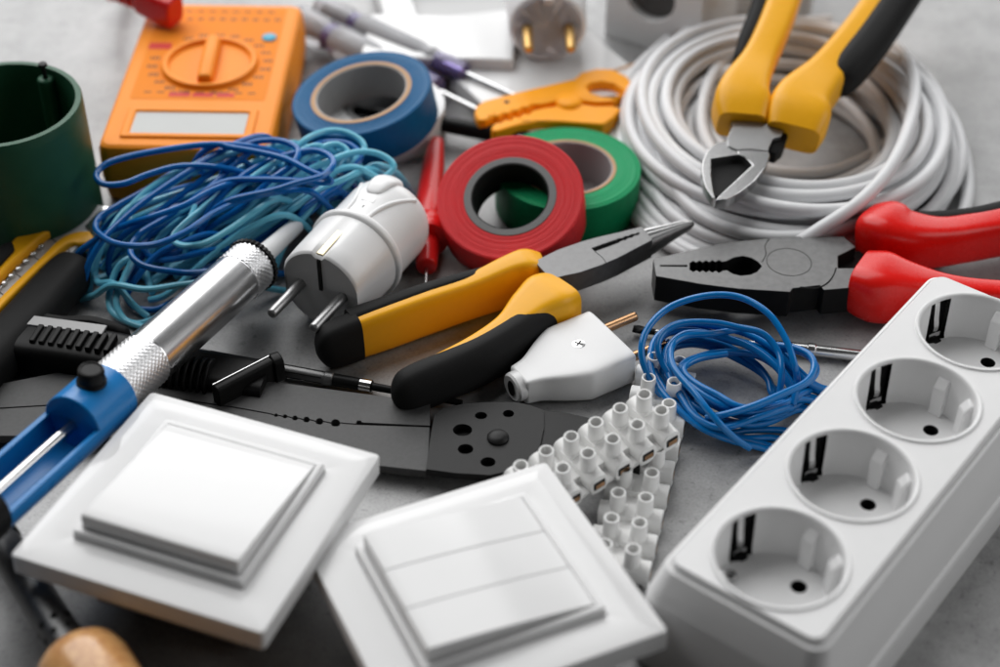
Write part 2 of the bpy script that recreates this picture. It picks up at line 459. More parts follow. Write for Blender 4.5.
# ------------------------------------------------------------------ power strip
def power_strip():
    th = R_(52.175)
    s1 = Vector((8.62, 35.24, 0))
    ax = Vector((math.cos(th), math.sin(th), 0))
    SP = 4.548
    c = s1 + ax * (SP * 1.5)
    M = frame(c, c + ax)
    r = thing('power_strip', 'long white power strip with four round earthed sockets', 'power strip', M)
    g = G(); rings = []
    for dx, hy, rc, z in ((9.76, 3.60, .85, 0.0), (9.76, 3.62, .85, 0.35), (9.76, 3.56, .82, 1.45), (9.76, 3.50, .8, 1.55),
                          (9.75, 3.42, .8, 1.6), (9.74, 3.22, .75, 3.0), (9.70, 3.16, .72, 3.12), (9.30, 2.90, 0.6, 4.06), (9.24, 2.84, 0.55, 4.16),
                          (9.18, 2.76, 0.5, 4.18), (9.13, 2.71, 0.47, 4.12), (9.08, 2.67, 0.44, 4.16), (9.05, 2.64, 0.42, 4.34), (9.00, 2.58, 0.38, 4.40)):
        rings.append([(x, y, z) for x, y in rrect(dx, hy, rc, 10)])
    g.rings(rings, True, False)
    top = rings[-1]
    holes = [circ((k - 1.5) * SP, 0, 2.13, 72) for k in range(4)]
    loops = [[Vector((p[0], p[1], 0)) for p in top]] + [[Vector((*p, 0)) for p in h] for h in holes]
    tri = tessellate_polygon(loops)
    vs = [(p.x, p.y, 4.40) for l in loops for p in l]
    g.add(vs, [tuple(t) for t in tri])
    g.obj('body', WHITE, r, world=False, angle=24)
    clip_a = R_(118 - 52.175)
    first = None
    for k in range(4):
        cx = (k - 1.5) * SP
        g = G()
        n = 96
        D = 1.85

        def rg(rad, z): return [(rad * math.cos(2 * PI * i / n), rad * math.sin(2 * PI * i / n), z) for i in range(n)]
        # lip + wall
        prof = [(2.16, 4.38), (2.16, 4.44), (2.13, 4.475), (2.07, 4.475), (2.02, 4.44), (1.99, 4.36), (1.985, 4.28), (1.95, 4.40 - D + .15), (1.90, 4.40 - D)]
        vs = [p for rad, z in prof for p in rg(rad, z)]
        fs = []
        for a in range(len(prof) - 1):
            for i in range(n):
                ang = 2 * PI * (i + .5) / n
                if a in (5, 6, 7) and min(abs((ang - t + PI) % (2 * PI) - PI) for t in (clip_a, clip_a + PI)) < 0.235: continue
                fs.append((a * n + i, a * n + (i + 1) % n, (a + 1) * n + (i + 1) % n, (a + 1) * n + i))
        g.add(vs, fs)
        # floor with two pin holes
        pin_a = clip_a + PI / 2
        hs = [circ(.95 * math.cos(pin_a) * s, .95 * math.sin(pin_a) * s, .27, 24) for s in (1, -1)]
        loops = [[Vector((p[0], p[1], 0)) for p in rg(1.90, 0)]] + [[Vector((*p, 0)) for p in h] for h in hs]
        g.add([(p.x, p.y, 4.40 - D) for l in loops for p in l], [tuple(t) for t in tessellate_polygon(loops)])
        so = g.obj('socket', WHITE, r, world=False, angle=40)
        so.location = (cx * U, 0, 0)
        # pin holes, lined near-black to stand in for shade
        for h in hs:
            q = G(); q.rings([[(x, y, 4.40 - D + .0) for x, y in h], [(x, y, 4.40 - D - .9) for x, y in h]], False, True)
            q.obj('pin_hole', DEEP, so, world=False)
        # earth clips in their slots, both sides
        for t in (clip_a, clip_a + PI):
            q = G(); rr = 2.06
            pr = []
            for (rad, z) in ((2.01, 4.37), (2.36, 4.37), (2.36, 2.50), (1.85, 2.50)):
                pr.append([(rad * math.cos(t + a), rad * math.sin(t + a), z) for a in [(-.27 + .54 * i / 6) for i in range(7)]])
            vs = [p for l in pr for p in l]
            q.add(vs, [(a * 7 + i, a * 7 + i + 1, (a + 1) * 7 + i + 1, (a + 1) * 7 + i) for a in range(3) for i in range(6)])
            q.obj('clip_slot', DEEP, so, world=False)
            q = G(); q.prism([(1.74, -.20), (1.80, -.26), (1.91, -.24), (1.91, .30), (1.84, .25), (1.80, .10), (1.72, .06)], 2.548, 2.556, M=RZ(t)); q.obj('clip_slot', DEEP, so, world=False)  # flat black patch, paints the slot's shaded foot on the floor
            # bent metal strip bulging inward
            q = G(); path = [(2.20, 4.30), (2.10, 4.05), (1.96, 3.62), (1.86, 3.28), (1.90, 3.0), (2.05, 2.70)]
            rings = []
            for rad, z in crom(path, 5):
                wv = .11
                a = Vector((math.cos(t), math.sin(t), 0)); b = Vector((-math.sin(t), math.cos(t), 0))
                p = a * rad + Vector((0, 0, z)) + b * (.07 * math.sin((z - 2.7) * 2.6))
                rings.append([p + b * wv, p - b * wv, p - b * wv + a * .05, p + b * wv + a * .05])
            q.rings(rings)
            q.box((0, 0, 0), (.09, .50, .20), TR(1.98 * math.cos(t), 1.98 * math.sin(t), 2.80) @ RZ(t))
            q.obj('earth_clip', CHROME, so, world=False)
        # guide ribs at both sides of the pin axis
        for t in (pin_a, pin_a + PI):
            for d in (-.36, .36):
                q = G()
                q.prism([(1.62, 0), (2.02, 0), (2.02, 1.5), (1.92, 1.5), (1.66, 1.22)], -.23, .23, M=RZ(t + d) @ TR(0, 0, 4.40 - D - .01) @ RX(PI / 2))
                q.obj('guide_rib', WHITE, so, world=False, bevel=.05)
        if k == 0:
            q = G(); q.lathe([(2.55, .24), (2.66, .23), (2.70, .19), (2.70, .10), (2.66, .08), (2.66, 0)], 24, TR(-0.129, 1.550, 0))
            q.obj('screw', STEEL_B, so, world=False)


power_strip()


# ------------------------------------------------------------------ light switches
def switch(label, c, eul, S, gang):
    M = Matrix.Translation(Vector(c)) @ Euler([R_(a) for a in eul]).to_matrix().to_4x4()
    r = thing('light_switch', label, 'light switch', M, 'light switches')
    h = S / 2
    # frame: open square plate with rounded rim, sloping slightly to the sides
    g = G()
    out = [[(x, y, z) for x, y in rrect(h - i, h - i, .16, 5)] for i, z in ((.04, -.78), (0, -.74), (0, -.06), (.02, -.015), (.06, 0.0))]
    inn = [[(x, y, z) for x, y in rrect(3.02 + i, 3.02 + i, .08, 5)] for i, z in ((.10, .03), (.0, .0), (0, -.78))]
    g.rings(out + inn + [out[0]], False, False)
    g.obj('frame', WHITE_GLOSS, r, world=False, angle=28)
    # raised inner surround
    g = G()
    out = [[(x, y, z) for x, y in rrect(3.0 - i, 3.0 - i, .10, 4)] for i, z in ((0, -.7), (0, .24), (.03, .30), (.08, .32))]
    inn = [[(x, y, z) for x, y in rrect(2.78 + i, 2.78 + i, .04, 4)] for i, z in ((0, .30), (0, -.7))]
    g.rings(out + inn + [out[0]], False, False)
    g.obj('surround', WHITE_GLOSS, r, world=False, angle=28)
    # mechanism below
    g = G(); g.box((0, 0, -1.9), (5.4, 5.4, 2.3)); g.box((0, 0, -.86), (7.1, 7.1, .12))
    for s in (-1, 1): g.box((s * 2.3, 0, -2.2), (1.0, 2.4, 1.6))
    g.obj('mechanism', GREY_PL, r, world=False, bevel=.08)
    w = 2.76
    if gang == 1:
        prof = [(-w, -.5), (-w, .78), (-w + .03, .84), (-w + .08, .86)] + [(-w + .08 + (2 * w - .16) * t, .86 - .30 * t - .22 * t * t) for t in [k / 14 for k in range(1, 14)]] + [(w - .08, .34), (w - .02, .32), (w, .28), (w, -.5)]
        g = G(); g.rings([[(x, y, z) for y, z in prof] for x in (-w, w)])
        g.obj('rocker', WHITE_GLOSS, r, world=False, bevel=.03, angle=50)
    else:
        e = 2 * w / 3
        for k in range(3):
            y0 = -w + e * k + .012; y1 = y0 + e - .024
            prof = [(-w, -.5), (-w, .76), (-w + .03, .82), (-w + .08, .84)] + [(-w + .08 + (2 * w - .16) * t, .84 - .28 * t - .22 * t * t) for t in [k / 14 for k in range(1, 14)]] + [(w - .08, .34), (w - .02, .32), (w, .28), (w, -.5)]
            g = G(); g.rings([[(x, y, z) for x, z in prof] for y in (y0, y1)])
            g.obj('rocker', WHITE_GLOSS, r, world=False, bevel=.022, angle=50)


switch('white light switch with one wide square rocker, by the soldering iron', (-9.69, 38.48, 3.47), (-3.7, .8, -20.4), 8.8, 1)
switch('white light switch with three narrow rockers beside the power strip', (-.70, 35.37, 3.11), (-5.0, .1, 23.7), 8.8, 3)


# ------------------------------------------------------------------ terminal strips
def terminal_strip(label, p, q, n, pitch, roll=0.0, sep=.48):
    """two rows of screw towers; X along the strip, origin at the first pair's foot"""
    M = frame(p, q) @ RX(roll)
    r = thing('terminal_strip', label, 'terminal block', M, 'white screw terminal strips')
    g = G()
    for k in range(n):
        x = k * pitch
        g.box((x, 0, .40), (.66, 1.5, .70))
        for s in (-1, 1):
            g.bar([(x, s * .15, .44, .37, .42), (x, s * 1.12, .44, .37, .42)], e=2.6, n=28, m=3)
            g.box((x, s * 1.0, .15), (.60, .20, .26))
        if k < n - 1:
            g.box((x + pitch / 2, 0, .30), (pitch - .55, .95, .44))
            g.box((x + pitch / 2, 0, .10), (pitch - .45, 2.0, .16))
    g.obj('body', BLOCK, r, world=False, bevel=.03)
    for k in range(n):
        for s in (-1, 1):
            t = G(); x = k * pitch
            t.lathe([(.6, .30), (1.50, .275), (1.53, .255), (1.53, .205), (1.0, .20), (.98, 0)], 28, TR(x, s * sep, 0))
            tw = t.obj('screw_tower', BLOCK, r, world=False, angle=40)
            t = G(); t.lathe([(.99, .18), (1.04, .16), (1.04, 0)], 14, TR(x, s * sep, 0)); t.box((x, s * sep, 1.045), (.30, .05, .01))
            t.obj('screw', LGREY, tw, world=False)
            t = G(); t.prism(rrect(.25, .19, .06, 4), .0, .008, M=TR(x, s * 1.122, .44) @ RX(-s * PI / 2))
            t.obj('wire_hole', DEEP, r, world=False)
            t = G(); t.box((x + .03, s * 1.131, .40 if s > 0 else .38), (.36, .012, .20)); t.obj('brass_insert', COPPER, r, world=False)


h = 1.53
A = W(531, 470.5, 2.45); B = W(654.5, 399, 2.95)
terminal_strip('white terminal strip with copper inserts, lying beside the three-rocker switch', A - Vector((0, 0, h)), B - Vector((0, 0, h)), 6, (B - A).length / 5, roll=R_(3))
A = W(667, 358, h); B = W(619, 546, h)
terminal_strip('white terminal strip pointing at the power strip, lying partly under the blue coil', A - Vector((0, 0, h)), B - Vector((0, 0, h)), 9, (B - A).length / 8)


# ------------------------------------------------------------------ flat plug
def flat_plug():
    p = W(518, 400, 0); q = W(611, 360.5, 0)
    M = frame(p, q)
    r = thing('flat_plug', 'flat white mains plug with bare copper pins and one screw', 'plug', M)
    L = (q - p).length
    g = G()
    g.bar([(0, 0, .74, .60, .56), (.25, 0, .74, .64, .58), (.7, 0, .74, .78, .60), (1.5, 0, .75, 1.24, .68), (2.15, 0, .76, 1.55, .74), (2.5, 0, .76, 1.62, .75), (L, 0, .76, 1.62, .75)],
          e=9, n=72, m=6)
    g.obj('body', WHITE, r, world=False, bevel=.10, angle=50, seg=3)
    g = G(); g.lathe([(-.28, .40), (-.30, .52), (-.22, .60), (.05, .62)], 32, TR(0, 0, .74) @ RY(PI / 2) @ Matrix.Diagonal((.95, 1.0, 1, 1)))
    g.obj('cord_collar', WHITE, r, world=False)
    g = G(); g.lathe([(-.315, .30), (-.315, 0)], 24, TR(0, 0, .74) @ RY(PI / 2) @ Matrix.Diagonal((1.15, .8, 1, 1)))
    g.obj('cord_hole', DEEP, r, world=False)
    g = G(); g.lathe([(0, .26), (.03, .25), (.045, .20), (.045, 0)], 24, TR(2.75, .05, 1.49)); s = g.obj('screw', STEEL_B, r, world=False)
    g = G(); g.box((0, 0, 0), (.34, .05, .02), TR(2.75, .05, 1.538) @ RZ(.5)); g.box((0, 0, 0), (.05, .34, .022), TR(2.75, .05, 1.538) @ RZ(.5)); g.obj('screw_slot', DEEP, s, world=False)
    for s in (-1, 1):
        g = G(); g.tube([(L - .2, s * .97, .76), (L + 1.75, s * .97, .76), (L + 1.83, s * .97, .76)], .19, n=20, m=1)
        g.obj('pin', COPPER, r, world=False, bevel=.05)


flat_plug()


# ------------------------------------------------------------------ schuko plug
def earthed_plug():
    c0 = W(321, 291, 1.95); c1 = W(412, 195, 1.95)
    d = (c1 - c0).normalized()
    M = frame(Vector((c0.x, c0.y, 0)), Vector((c0.x, c0.y, 0)) + Vector((d.x, d.y, 0)))
    r = thing('round_plug', 'round white mains plug with grey face and two steel pins', 'plug', M)
    A = TR(0, 0, 1.95) @ RY(PI / 2)          # lathe Z -> +X ; lathe x -> -z
    n = 72; rings = []
    prof = [(0, 1.72), (.05, 1.80), (.12, 1.84), (.8, 1.88), (2.5, 1.92), (2.55, 2.02), (2.62, 2.06), (2.78, 2.06), (2.86, 2.02), (2.92, 1.90), (3.6, 1.90), (4.4, 1.94),
            (5.0, 1.94), (5.4, 1.86), (5.7, 1.66), (5.9, 1.32), (6.0, .9), (6.03, .45), (6.04, .05)]
    for x, rad in prof:
        ring = []
        for i in range(n):
            t = 2 * PI * i / n
            y, z = rad * math.cos(t), rad * math.sin(t)
            # flats left and right on the front part, pulled-in waist behind the band
            if x < 2.5:
                y = max(-1.66, min(1.66, y))
                if abs(y) < .2 and z > 0: z -= .16
            elif x > 2.9:
                k = min(1, (x - 2.9) / 1.0)
                z *= 1 - .03 * k
                y *= 1 - .05 * k * math.sin(min(1, (x - 2.9) / 3.2) * PI)
            ring.append((x, y, z + 1.95))
        rings.append(ring)
    g = G(); g.rings(rings, False, True)
    b = g.obj('body', WHITE, r, world=False, angle=40)
    # grey face, recessed
    g = G(); g.lathe([(0.05, 0), (0.05, 1.74)], n, A)
    vs = [(x + .02, y * .985, z) for x, y, z in rings[1]]
    g = G(); g.add(vs, [tuple(range(n))]); g.obj('face', WHITE_MATT, r, world=False)
    g = G(); g.box((.02, 0, 2.72), (.10, .16, 1.5)); g.obj('face_slot', DEEP, r, world=False, bevel=.03)
    # brass earth strip on top and bottom
    g = G(); g.bar([(.12, 0, 3.655, .15, .045), (1.0, 0, 3.70, .15, .045), (2.5, 0, 3.75, .15, .045)], e=6, n=16, m=4); g.obj('earth_strip', CREAM, r, world=False, bevel=.02)
    # moulded swoosh ridges over the rear half
    for s in (-1, 1):
        P = []
        for k in range(9):
            t = k / 8; x = 2.85 + 2.5 * t
            rad = 1.93 - .06 * t ** 3
            a = PI / 2 + s * (.28 + .50 * t * t)
            P.append((x, (rad - .02) * math.cos(a) * .96, 1.95 + (rad - .02) * math.sin(a) * .98))
        g = G(); g.tube(P, [.10] * 49, n=12, m=6); g.obj('grip_ridge', WHITE, r, world=False)
    g = G(); g.lathe([(-.1, .2), (0, .2), (.012, .17), (0.012, 0)], 24, TR(3.35, 0, 3.80)); s_ = g.obj('screw', STEEL_B, r, world=False)
    g = G(); g.box((3.35, 0, 3.816), (.27, .045, .02)); g.obj('screw_slot', DEEP, s_, world=False)
    g = G(); g.bar([(4.3, .15, 3.80, .28, .08), (4.8, .15, 3.86, .42, .14), (5.4, .12, 3.72, .52, .22), (5.9, .05, 3.2, .6, .4)], e=2.4, n=28, m=6, r0=.2, r1=.3); g.obj('cord_guard', WHITE, r, world=False)
    g = G(); g.box((3.95, .05, 3.77), (.36, .60, .10)); g.obj('thumb_bump', WHITE, r, world=False, bevel=.05, seg=3)
    for s in (-1, 1):
        g = G(); g.tube([(.1, s * .95, 1.95), (-1.85, s * .95, 1.95), (-2.05, s * .95, 1.95), (-2.11, s * .95, 1.95)], [.215, .215, .205, .14], n=24, m=1, smooth=False)
        g.obj('pin', STEEL_M, r, world=False, bevel=.03, angle=40)


earthed_plug()


# ------------------------------------------------------------------ desoldering pump
def pump():
    a = W(0, 490, 3.9); b = W(297, 225, 1.9)
    M = frame(Vector((b.x, b.y, 0)), Vector((a.x, a.y, 0)))
    r = thing('desoldering_pump', 'blue and silver solder sucker with black button and white nozzle', 'solder sucker', M)
    d = (a - b).normalized()
    F = frame(b, a)          # local X from nozzle to tail
    A = F @ RY(PI / 2)
    T = (b - a).length

    def at(u, v):            # axial station seen at pixel
        p = W(u, v, 2.8); return (p - b).dot(d)
    k1 = at(266, 255); k2, k3, k4 = k1 + 1.35, at(146, 355) + .5, at(112, 386) + .7
    R = 1.03
    g = G(); g.lathe([(0, .16), (0, .29), (.06, .33), (k1, .43), (k1, .1)], 32, A); g.obj('nozzle', WHITE_MATT, r, angle=40)
    g = G(); n = 72
    g.rings([[A @ Vector(((R + .06 + (.05 if i % 2 else 0)) * f * math.cos(2 * PI * i / n), (R + .06 + (.05 if i % 2 else 0)) * f * math.sin(2 * PI * i / n), z)) for i in range(n)]
             for z, f in ((k1, .55), (k1, .97), (k1 + .04, 1), (k1 + .22, 1), (k1 + .25, .97))]); g.obj('end_ring', BLACK, r, angle=30)

    def knurl(z0, z1):
        g = G(); n = 180; m = 2 * int((z1 - z0) / .075); rings = []
        for j in range(m + 1):
            z = z0 + (z1 - z0) * j / m
            ring = []
            for i in range(n):
                q = (i + j) % 4; p = (i - j) % 4
                h = .022 if (q < 2) == (p < 2) else 0
                h = .032 * (abs(((i + j) % 6) - 3) / 3) * (abs(((i - j) % 6) - 3) / 3)
                ring.append(A @ Vector(((R + h) * math.cos(2 * PI * i / n), (R + h) * math.sin(2 * PI * i / n), z)))
            rings.append(ring)
        g.rings(rings); g.obj('knurled_band', KNURL, r, angle=80)
    knurl(k1 + .25, k2); knurl(k3, k4)
    g = G(); g.lathe([(k2, R - .02), (k2 + .03, R), (k2 + .08, R), (k2 + .16, R), (k3 - .16, R), (k3 - .08, R), (k3 - .03, R), (k3, R - .02)], 96, A); g.obj('barrel', ALU, r, angle=40)
    # blue body: solid collar, then a shell open towards the viewer's side of the top
    k5 = at(60, 424) + .5
    g = G(); Rb = 1.15
    g.lathe([(k4, Rb - .05), (k4 + .05, Rb), (k4 + .1, Rb), (k4 + .2, Rb), (k5 - .2, Rb), (k5 - .1, Rb), (k5 - .04, Rb), (k5, Rb - .04), (k5, .2)], 72, A); g.obj('collar', BLUE_P, r, angle=40)
    kend = T + 4.0
    # U-shaped channel (open up), made as an arc shell
    def arc(rad, x, wob=0):
        return [F @ Vector((x, rad * math.cos(t), rad * math.sin(t))) for t in [PI - .15 + (PI + .30) * i / 30 for i in range(31)]]
    g = G(); rings = []
    for x in (k5 - .2, k5 + 2, k5 + 5, kend):
        o = arc(Rb, x); i_ = arc(Rb - .20, x)[::-1]
        rings.append(o + i_)
    g.rings(rings); g.obj('channel', BLUE_P, r, bevel=.03, angle=40)
    g = G(); g.lathe([(k5 - .3, .20), (k5 + 5.2, .20), (k5 + 5.2, .25), (k5 + 5.35, .25), (k5 + 5.35, .2), (kend, .2)], 28, A); g.obj('plunger_rod', CHROME, r, angle=40)
    g = G(); g.lathe([(T + .9, .5), (T + .9, Rb + .03), (T + 2.2, Rb + .03)], 48, A); g.obj('tail_cap', BLACK, r, angle=40)
    # button on the collar, leaning to the viewer
    km = (k4 + k5) / 2 - .05
    bm_ = F @ TR(km, 0, 0) @ RX(R_(-4)) @ TR(0, 0, Rb - .06)
    g = G(); g.lathe([(0, .52), (.12, .52), (.16, .46), (.52, .46), (.60, .42), (.62, .36), (.585, .33), (.585, 0)], 40, bm_); g.obj('button', BLACK, r, angle=35)


pump()


# ------------------------------------------------------------------ pliers: shared bits
def leaf(cx, cy, hx, hy, n=20, pw=.8):
    return [(cx + hx * math.cos(t), cy + hy * math.copysign(abs(math.sin(t)) ** pw, math.sin(t))) for t in [2 * PI * i / n for i in range(n)]]


def needle_nose():
    M = TR(*W(575, 292, 0))
    r = thing('needle_nose_pliers', 'needle nose pliers with yellow and black handles', 'pliers', M)
    z = 1.75
    tip = W(690, 225, z + .1); piv = W(597, 259, z)
    F = frame(piv, tip)
    L = (tip - piv).length
    # head block (two halves) then round needle jaws
    g = G()
    out = [(-2.5, -.62), (-1.9, -.72), (-1.3, -.84), (-.3, -.86), (.5, -.80), (1.3, -.66), (2.3, -.50), (2.4, .46), (1.4, .60), (.5, .76), (-.2, .84), (-1.3, .86), (-1.9, .78), (-2.5, .66)]
    slot = [(-.1, .26), (.9, .26), (1.0, .22), (1.15, .26), (1.3, .20), (1.45, .25), (1.6, .19), (1.75, .23), (1.9, .17), (2.05, .19), (2.1, .12), (1.95, .05), (1.8, .10), (1.65, .04), (1.5, .09), (1.35, .03), (1.2, .08), (1.0, .02), (-.1, .02)]
    g.prism(out, -.50, .42, [slot], M=F); g.obj('pivot_block', STEEL, r, bevel=.07)
    for s in (1, -1):
        g = G()
        g.bar([(1.9, s * .29, -.10, .27, .48), (2.6, s * .25, -.06, .235, .41), (3.4, s * .18, -.0, .17, .29), (4.3, s * .115, .05, .105, .18), (L + .15, s * .055, .08, .045, .07)], e=2.6, n=24, m=6, r1=.05, M=F)
        g.obj('jaw', STEEL_B if s > 0 else STEEL, r)
    g = G(); g.tube([(-.12, -.94, .42), (-.05, -.5, .42), (-.1, .0, .42)], .014, n=6, M=F); g.obj('joint_line', STEEL_D, r)
    # handles
    hz = 1.15
    h1 = [W(u, v, hz) for u, v in ((543, 274), (527, 277), (508, 282), (470, 297), (425, 312), (380, 328), (345, 340), (316, 350))]
    wd = [(.62, .80), (.70, 1.12), (.56, 1.08), (.44, .95), (.46, .98), (.46, .98), (.44, .92), (.38, .72)]
    cut = 5.55
    g = G(); g.bar([(p.x, p.y, p.z, w, h) for p, (w, h) in zip(h1[:7], wd[:7])], e=4.6, n=48, m=8); g.obj('handle', YELLOW, r, bevel=.03)
    e1 = [(p.x, p.y, p.z) for p in h1]
    g = G()
    a, b = h1[5].lerp(h1[6], .62), h1[7]
    g.bar([(a.x, a.y, hz, .54, 1.04), ((a.x + b.x) / 2, (a.y + b.y) / 2, hz - .03, .54, 1.0), (b.x, b.y, hz - .12, .46, .86)], e=3.6, n=40, m=8, r1=.55)
    g.obj('grip_end', RUBBER, r)
    up = Vector((.15, .40, .02))
    g = G(); pts = [h1[i] + up for i in (2, 3, 4, 5, 6)]
    g.bar([(p.x, p.y, p.z, w, h) for p, (w, h) in zip(pts, ((.28, .70), (.33, .95), (.38, 1.03), (.42, 1.05), (.44, 1.03)))], e=3.8, n=40, m=8, r0=.6); g.obj('grip', RUBBER, r)
    hz = 1.15
    h2 = [W(u, v, hz) for u, v in ((563, 299), (548, 308), (530, 320), (508, 339), (480, 358), (450, 374), (420, 387), (392, 397))]
    wd2 = [(1.05, .95), (1.18, 1.16), (.90, 1.10), (.60, 1.0), (.54, .98), (.54, .95), (.52, .9), (.5, .8)]
    g = G(); g.bar([(p.x, p.y, p.z, w, h) for p, (w, h) in zip(h2[:7], wd2[:7])], e=4.6, n=48, m=8); g.obj('handle', YELLOW, r, bevel=.03)
    off = Vector((.15, -.28, .0))
    g = G(); pts = [h2[i] + off * k + Vector((0, 0, dz)) for i, k, dz in ((1, .95, -.05), (2, 1.0, .0), (3, .9, 0), (4, .65, .03), (5, .25, .05), (6, 0, .03), (7, 0, -.05))]
    g.bar([(p.x, p.y, p.z, w, h) for p, (w, h) in zip(pts, ((.72, .92), (.74, 1.0), (.60, 1.04), (.56, 1.04), (.60, 1.02), (.62, 1.0), (.52, .86)))], e=2.7, n=44, m=8, r0=.5, r1=.65)
    g.obj('grip', RUBBER, r)


needle_nose()


def combination():
    M = TR(*W(800, 280, 0))
    r = thing('combination_pliers', 'combination pliers with red handles and dark serrated jaws', 'pliers', M)
    z = 1.9
    px = [(653, 260), (660, 257), (726, 242), (784, 237), (800, 236), (803, 238), (843, 236), (856, 247), (838, 256), (838, 268), (862, 268), (862, 287), (824, 290), (820, 285), (793, 288), (790, 292), (740, 289), (700, 284), (656, 276)]
    top = [W(u, v, z) for u, v in px]
    teeth = []
    x0, x1 = 690, 722
    for i in range(11):
        t = i / 10; u = x0 + (x1 - x0) * t; v = 266.0 + .4 * t
        teeth.append((u, v - 3.0 - 2.0 * (i % 2) - 1.4 * t))
    hole_top = teeth + [(727, 261), (734, 257.5), (743, 256), (752, 258), (758, 261.5), (762, 266)]
    teeth_b = [(u, 532 - v + .6) for u, v in teeth][::-1]
    hole = hole_top + [(757, 271.5), (750, 274.6), (741, 275.6), (733, 273.5), (727, 270)] + teeth_b
    slit = [(660, 265.2), (687.5, 264.9), (687.5, 266.5), (660, 266.1)]
    g = G(); g.slab(top, 1.25, [[W(u, v, z) for u, v in hole], [W(u, v, z) for u, v in slit]])
    jo = g.obj('jaws', [STEEL, BLACK], r, bevel=.035, angle=25)
    for p in jo.data.polygons:
        if p.normal.z < .6: p.material_index = 1
    g = G(); g.slab([W(u, v, z - 1.0) for u, v in ((662, 262), (770, 255), (780, 276), (668, 272))], .1); g.obj('jaw_gap', DEEP, r)  # black sheet below the opening, its shade put in as colour
    c = W(789, 262, z)
    g = G(); g.lathe([(-.02, .90), (.006, .90), (.006, .87), (-.02, .87)], 48, TR(*c), closed=True); g.obj('rivet', STEEL_D, r, angle=20)
    # joint line
    P = [W(u, v, z + .004) for u, v in ((769, 239), (765, 246), (766, 254), (762, 262))]
    g = G(); g.tube(P, .018, n=6); g.obj('joint_line', STEEL_D, r)
    P = [W(u, v, z + .004) for u, v in ((836, 268), (833, 276), (826, 284), (815, 288), (800, 287))]
    g = G(); g.tube(P, .03, n=6); g.obj('joint_line', STEEL_D, r)
    g = G(); g.slab([W(u, v, z - .5) for u, v in ((830, 254), (885, 248), (890, 268), (830, 270))], .6); g.obj('slot_shade', BLACK, r)  # black slab stands in for shade in the slot between the handles
    # upper handle
    hz = 1.55
    def H(u, v, dz=0): return W(u, v, hz + dz)
    pts = [(868, 229, .2), (884, 234, .3), (905, 241, .2), (940, 242, .1), (975, 237, 0), (1010, 230, 0), (1060, 222, 0), (1120, 222, 0)]
    wd = [(.95, .95), (1.22, 1.2), (1.08, 1.12), (.78, .95), (.74, .92), (.80, .92), (.85, .95), (.8, .9)]
    g = G(); g.bar([(*H(u, v, dz), w, h) for (u, v, dz), (w, h) in zip(pts, wd)], e=3.8, n=48, m=8, r1=.5); g.obj('handle', RED, r, bevel=.05)
    g = G(); pts2 = [(905, 222, .05), (935, 230, .0), (975, 227, 0), (1010, 220, 0), (1060, 212, 0), (1110, 214, 0)]
    g.bar([(*H(u, v, dz), w, h) for (u, v, dz), (w, h) in zip(pts2, ((.3, .6), (.5, .85), (.55, .9), (.6, .92), (.6, .92), (.5, .85)))], e=2.7, n=32, m=8, r0=.5, r1=.4); g.obj('grip', RUBBER, r)
    # lower handle, running under the power strip's far end
    pts = [(858, 281, .1), (880, 287, .15), (905, 292, .1), (940, 297, 0), (980, 302, 0), (1030, 304, 0), (1090, 298, 0)]
    wd = [(1.15, 1.05), (1.30, 1.2), (1.0, 1.1), (.62, .95), (.55, .92), (.6, .92), (.6, .9)]
    g = G(); g.bar([(*H(u, v, dz - .2), w, h) for (u, v, dz), (w, h) in zip(pts, wd)], e=3.8, n=48, m=8, r1=.5); g.obj('handle', RED, r, bevel=.05)


combination()


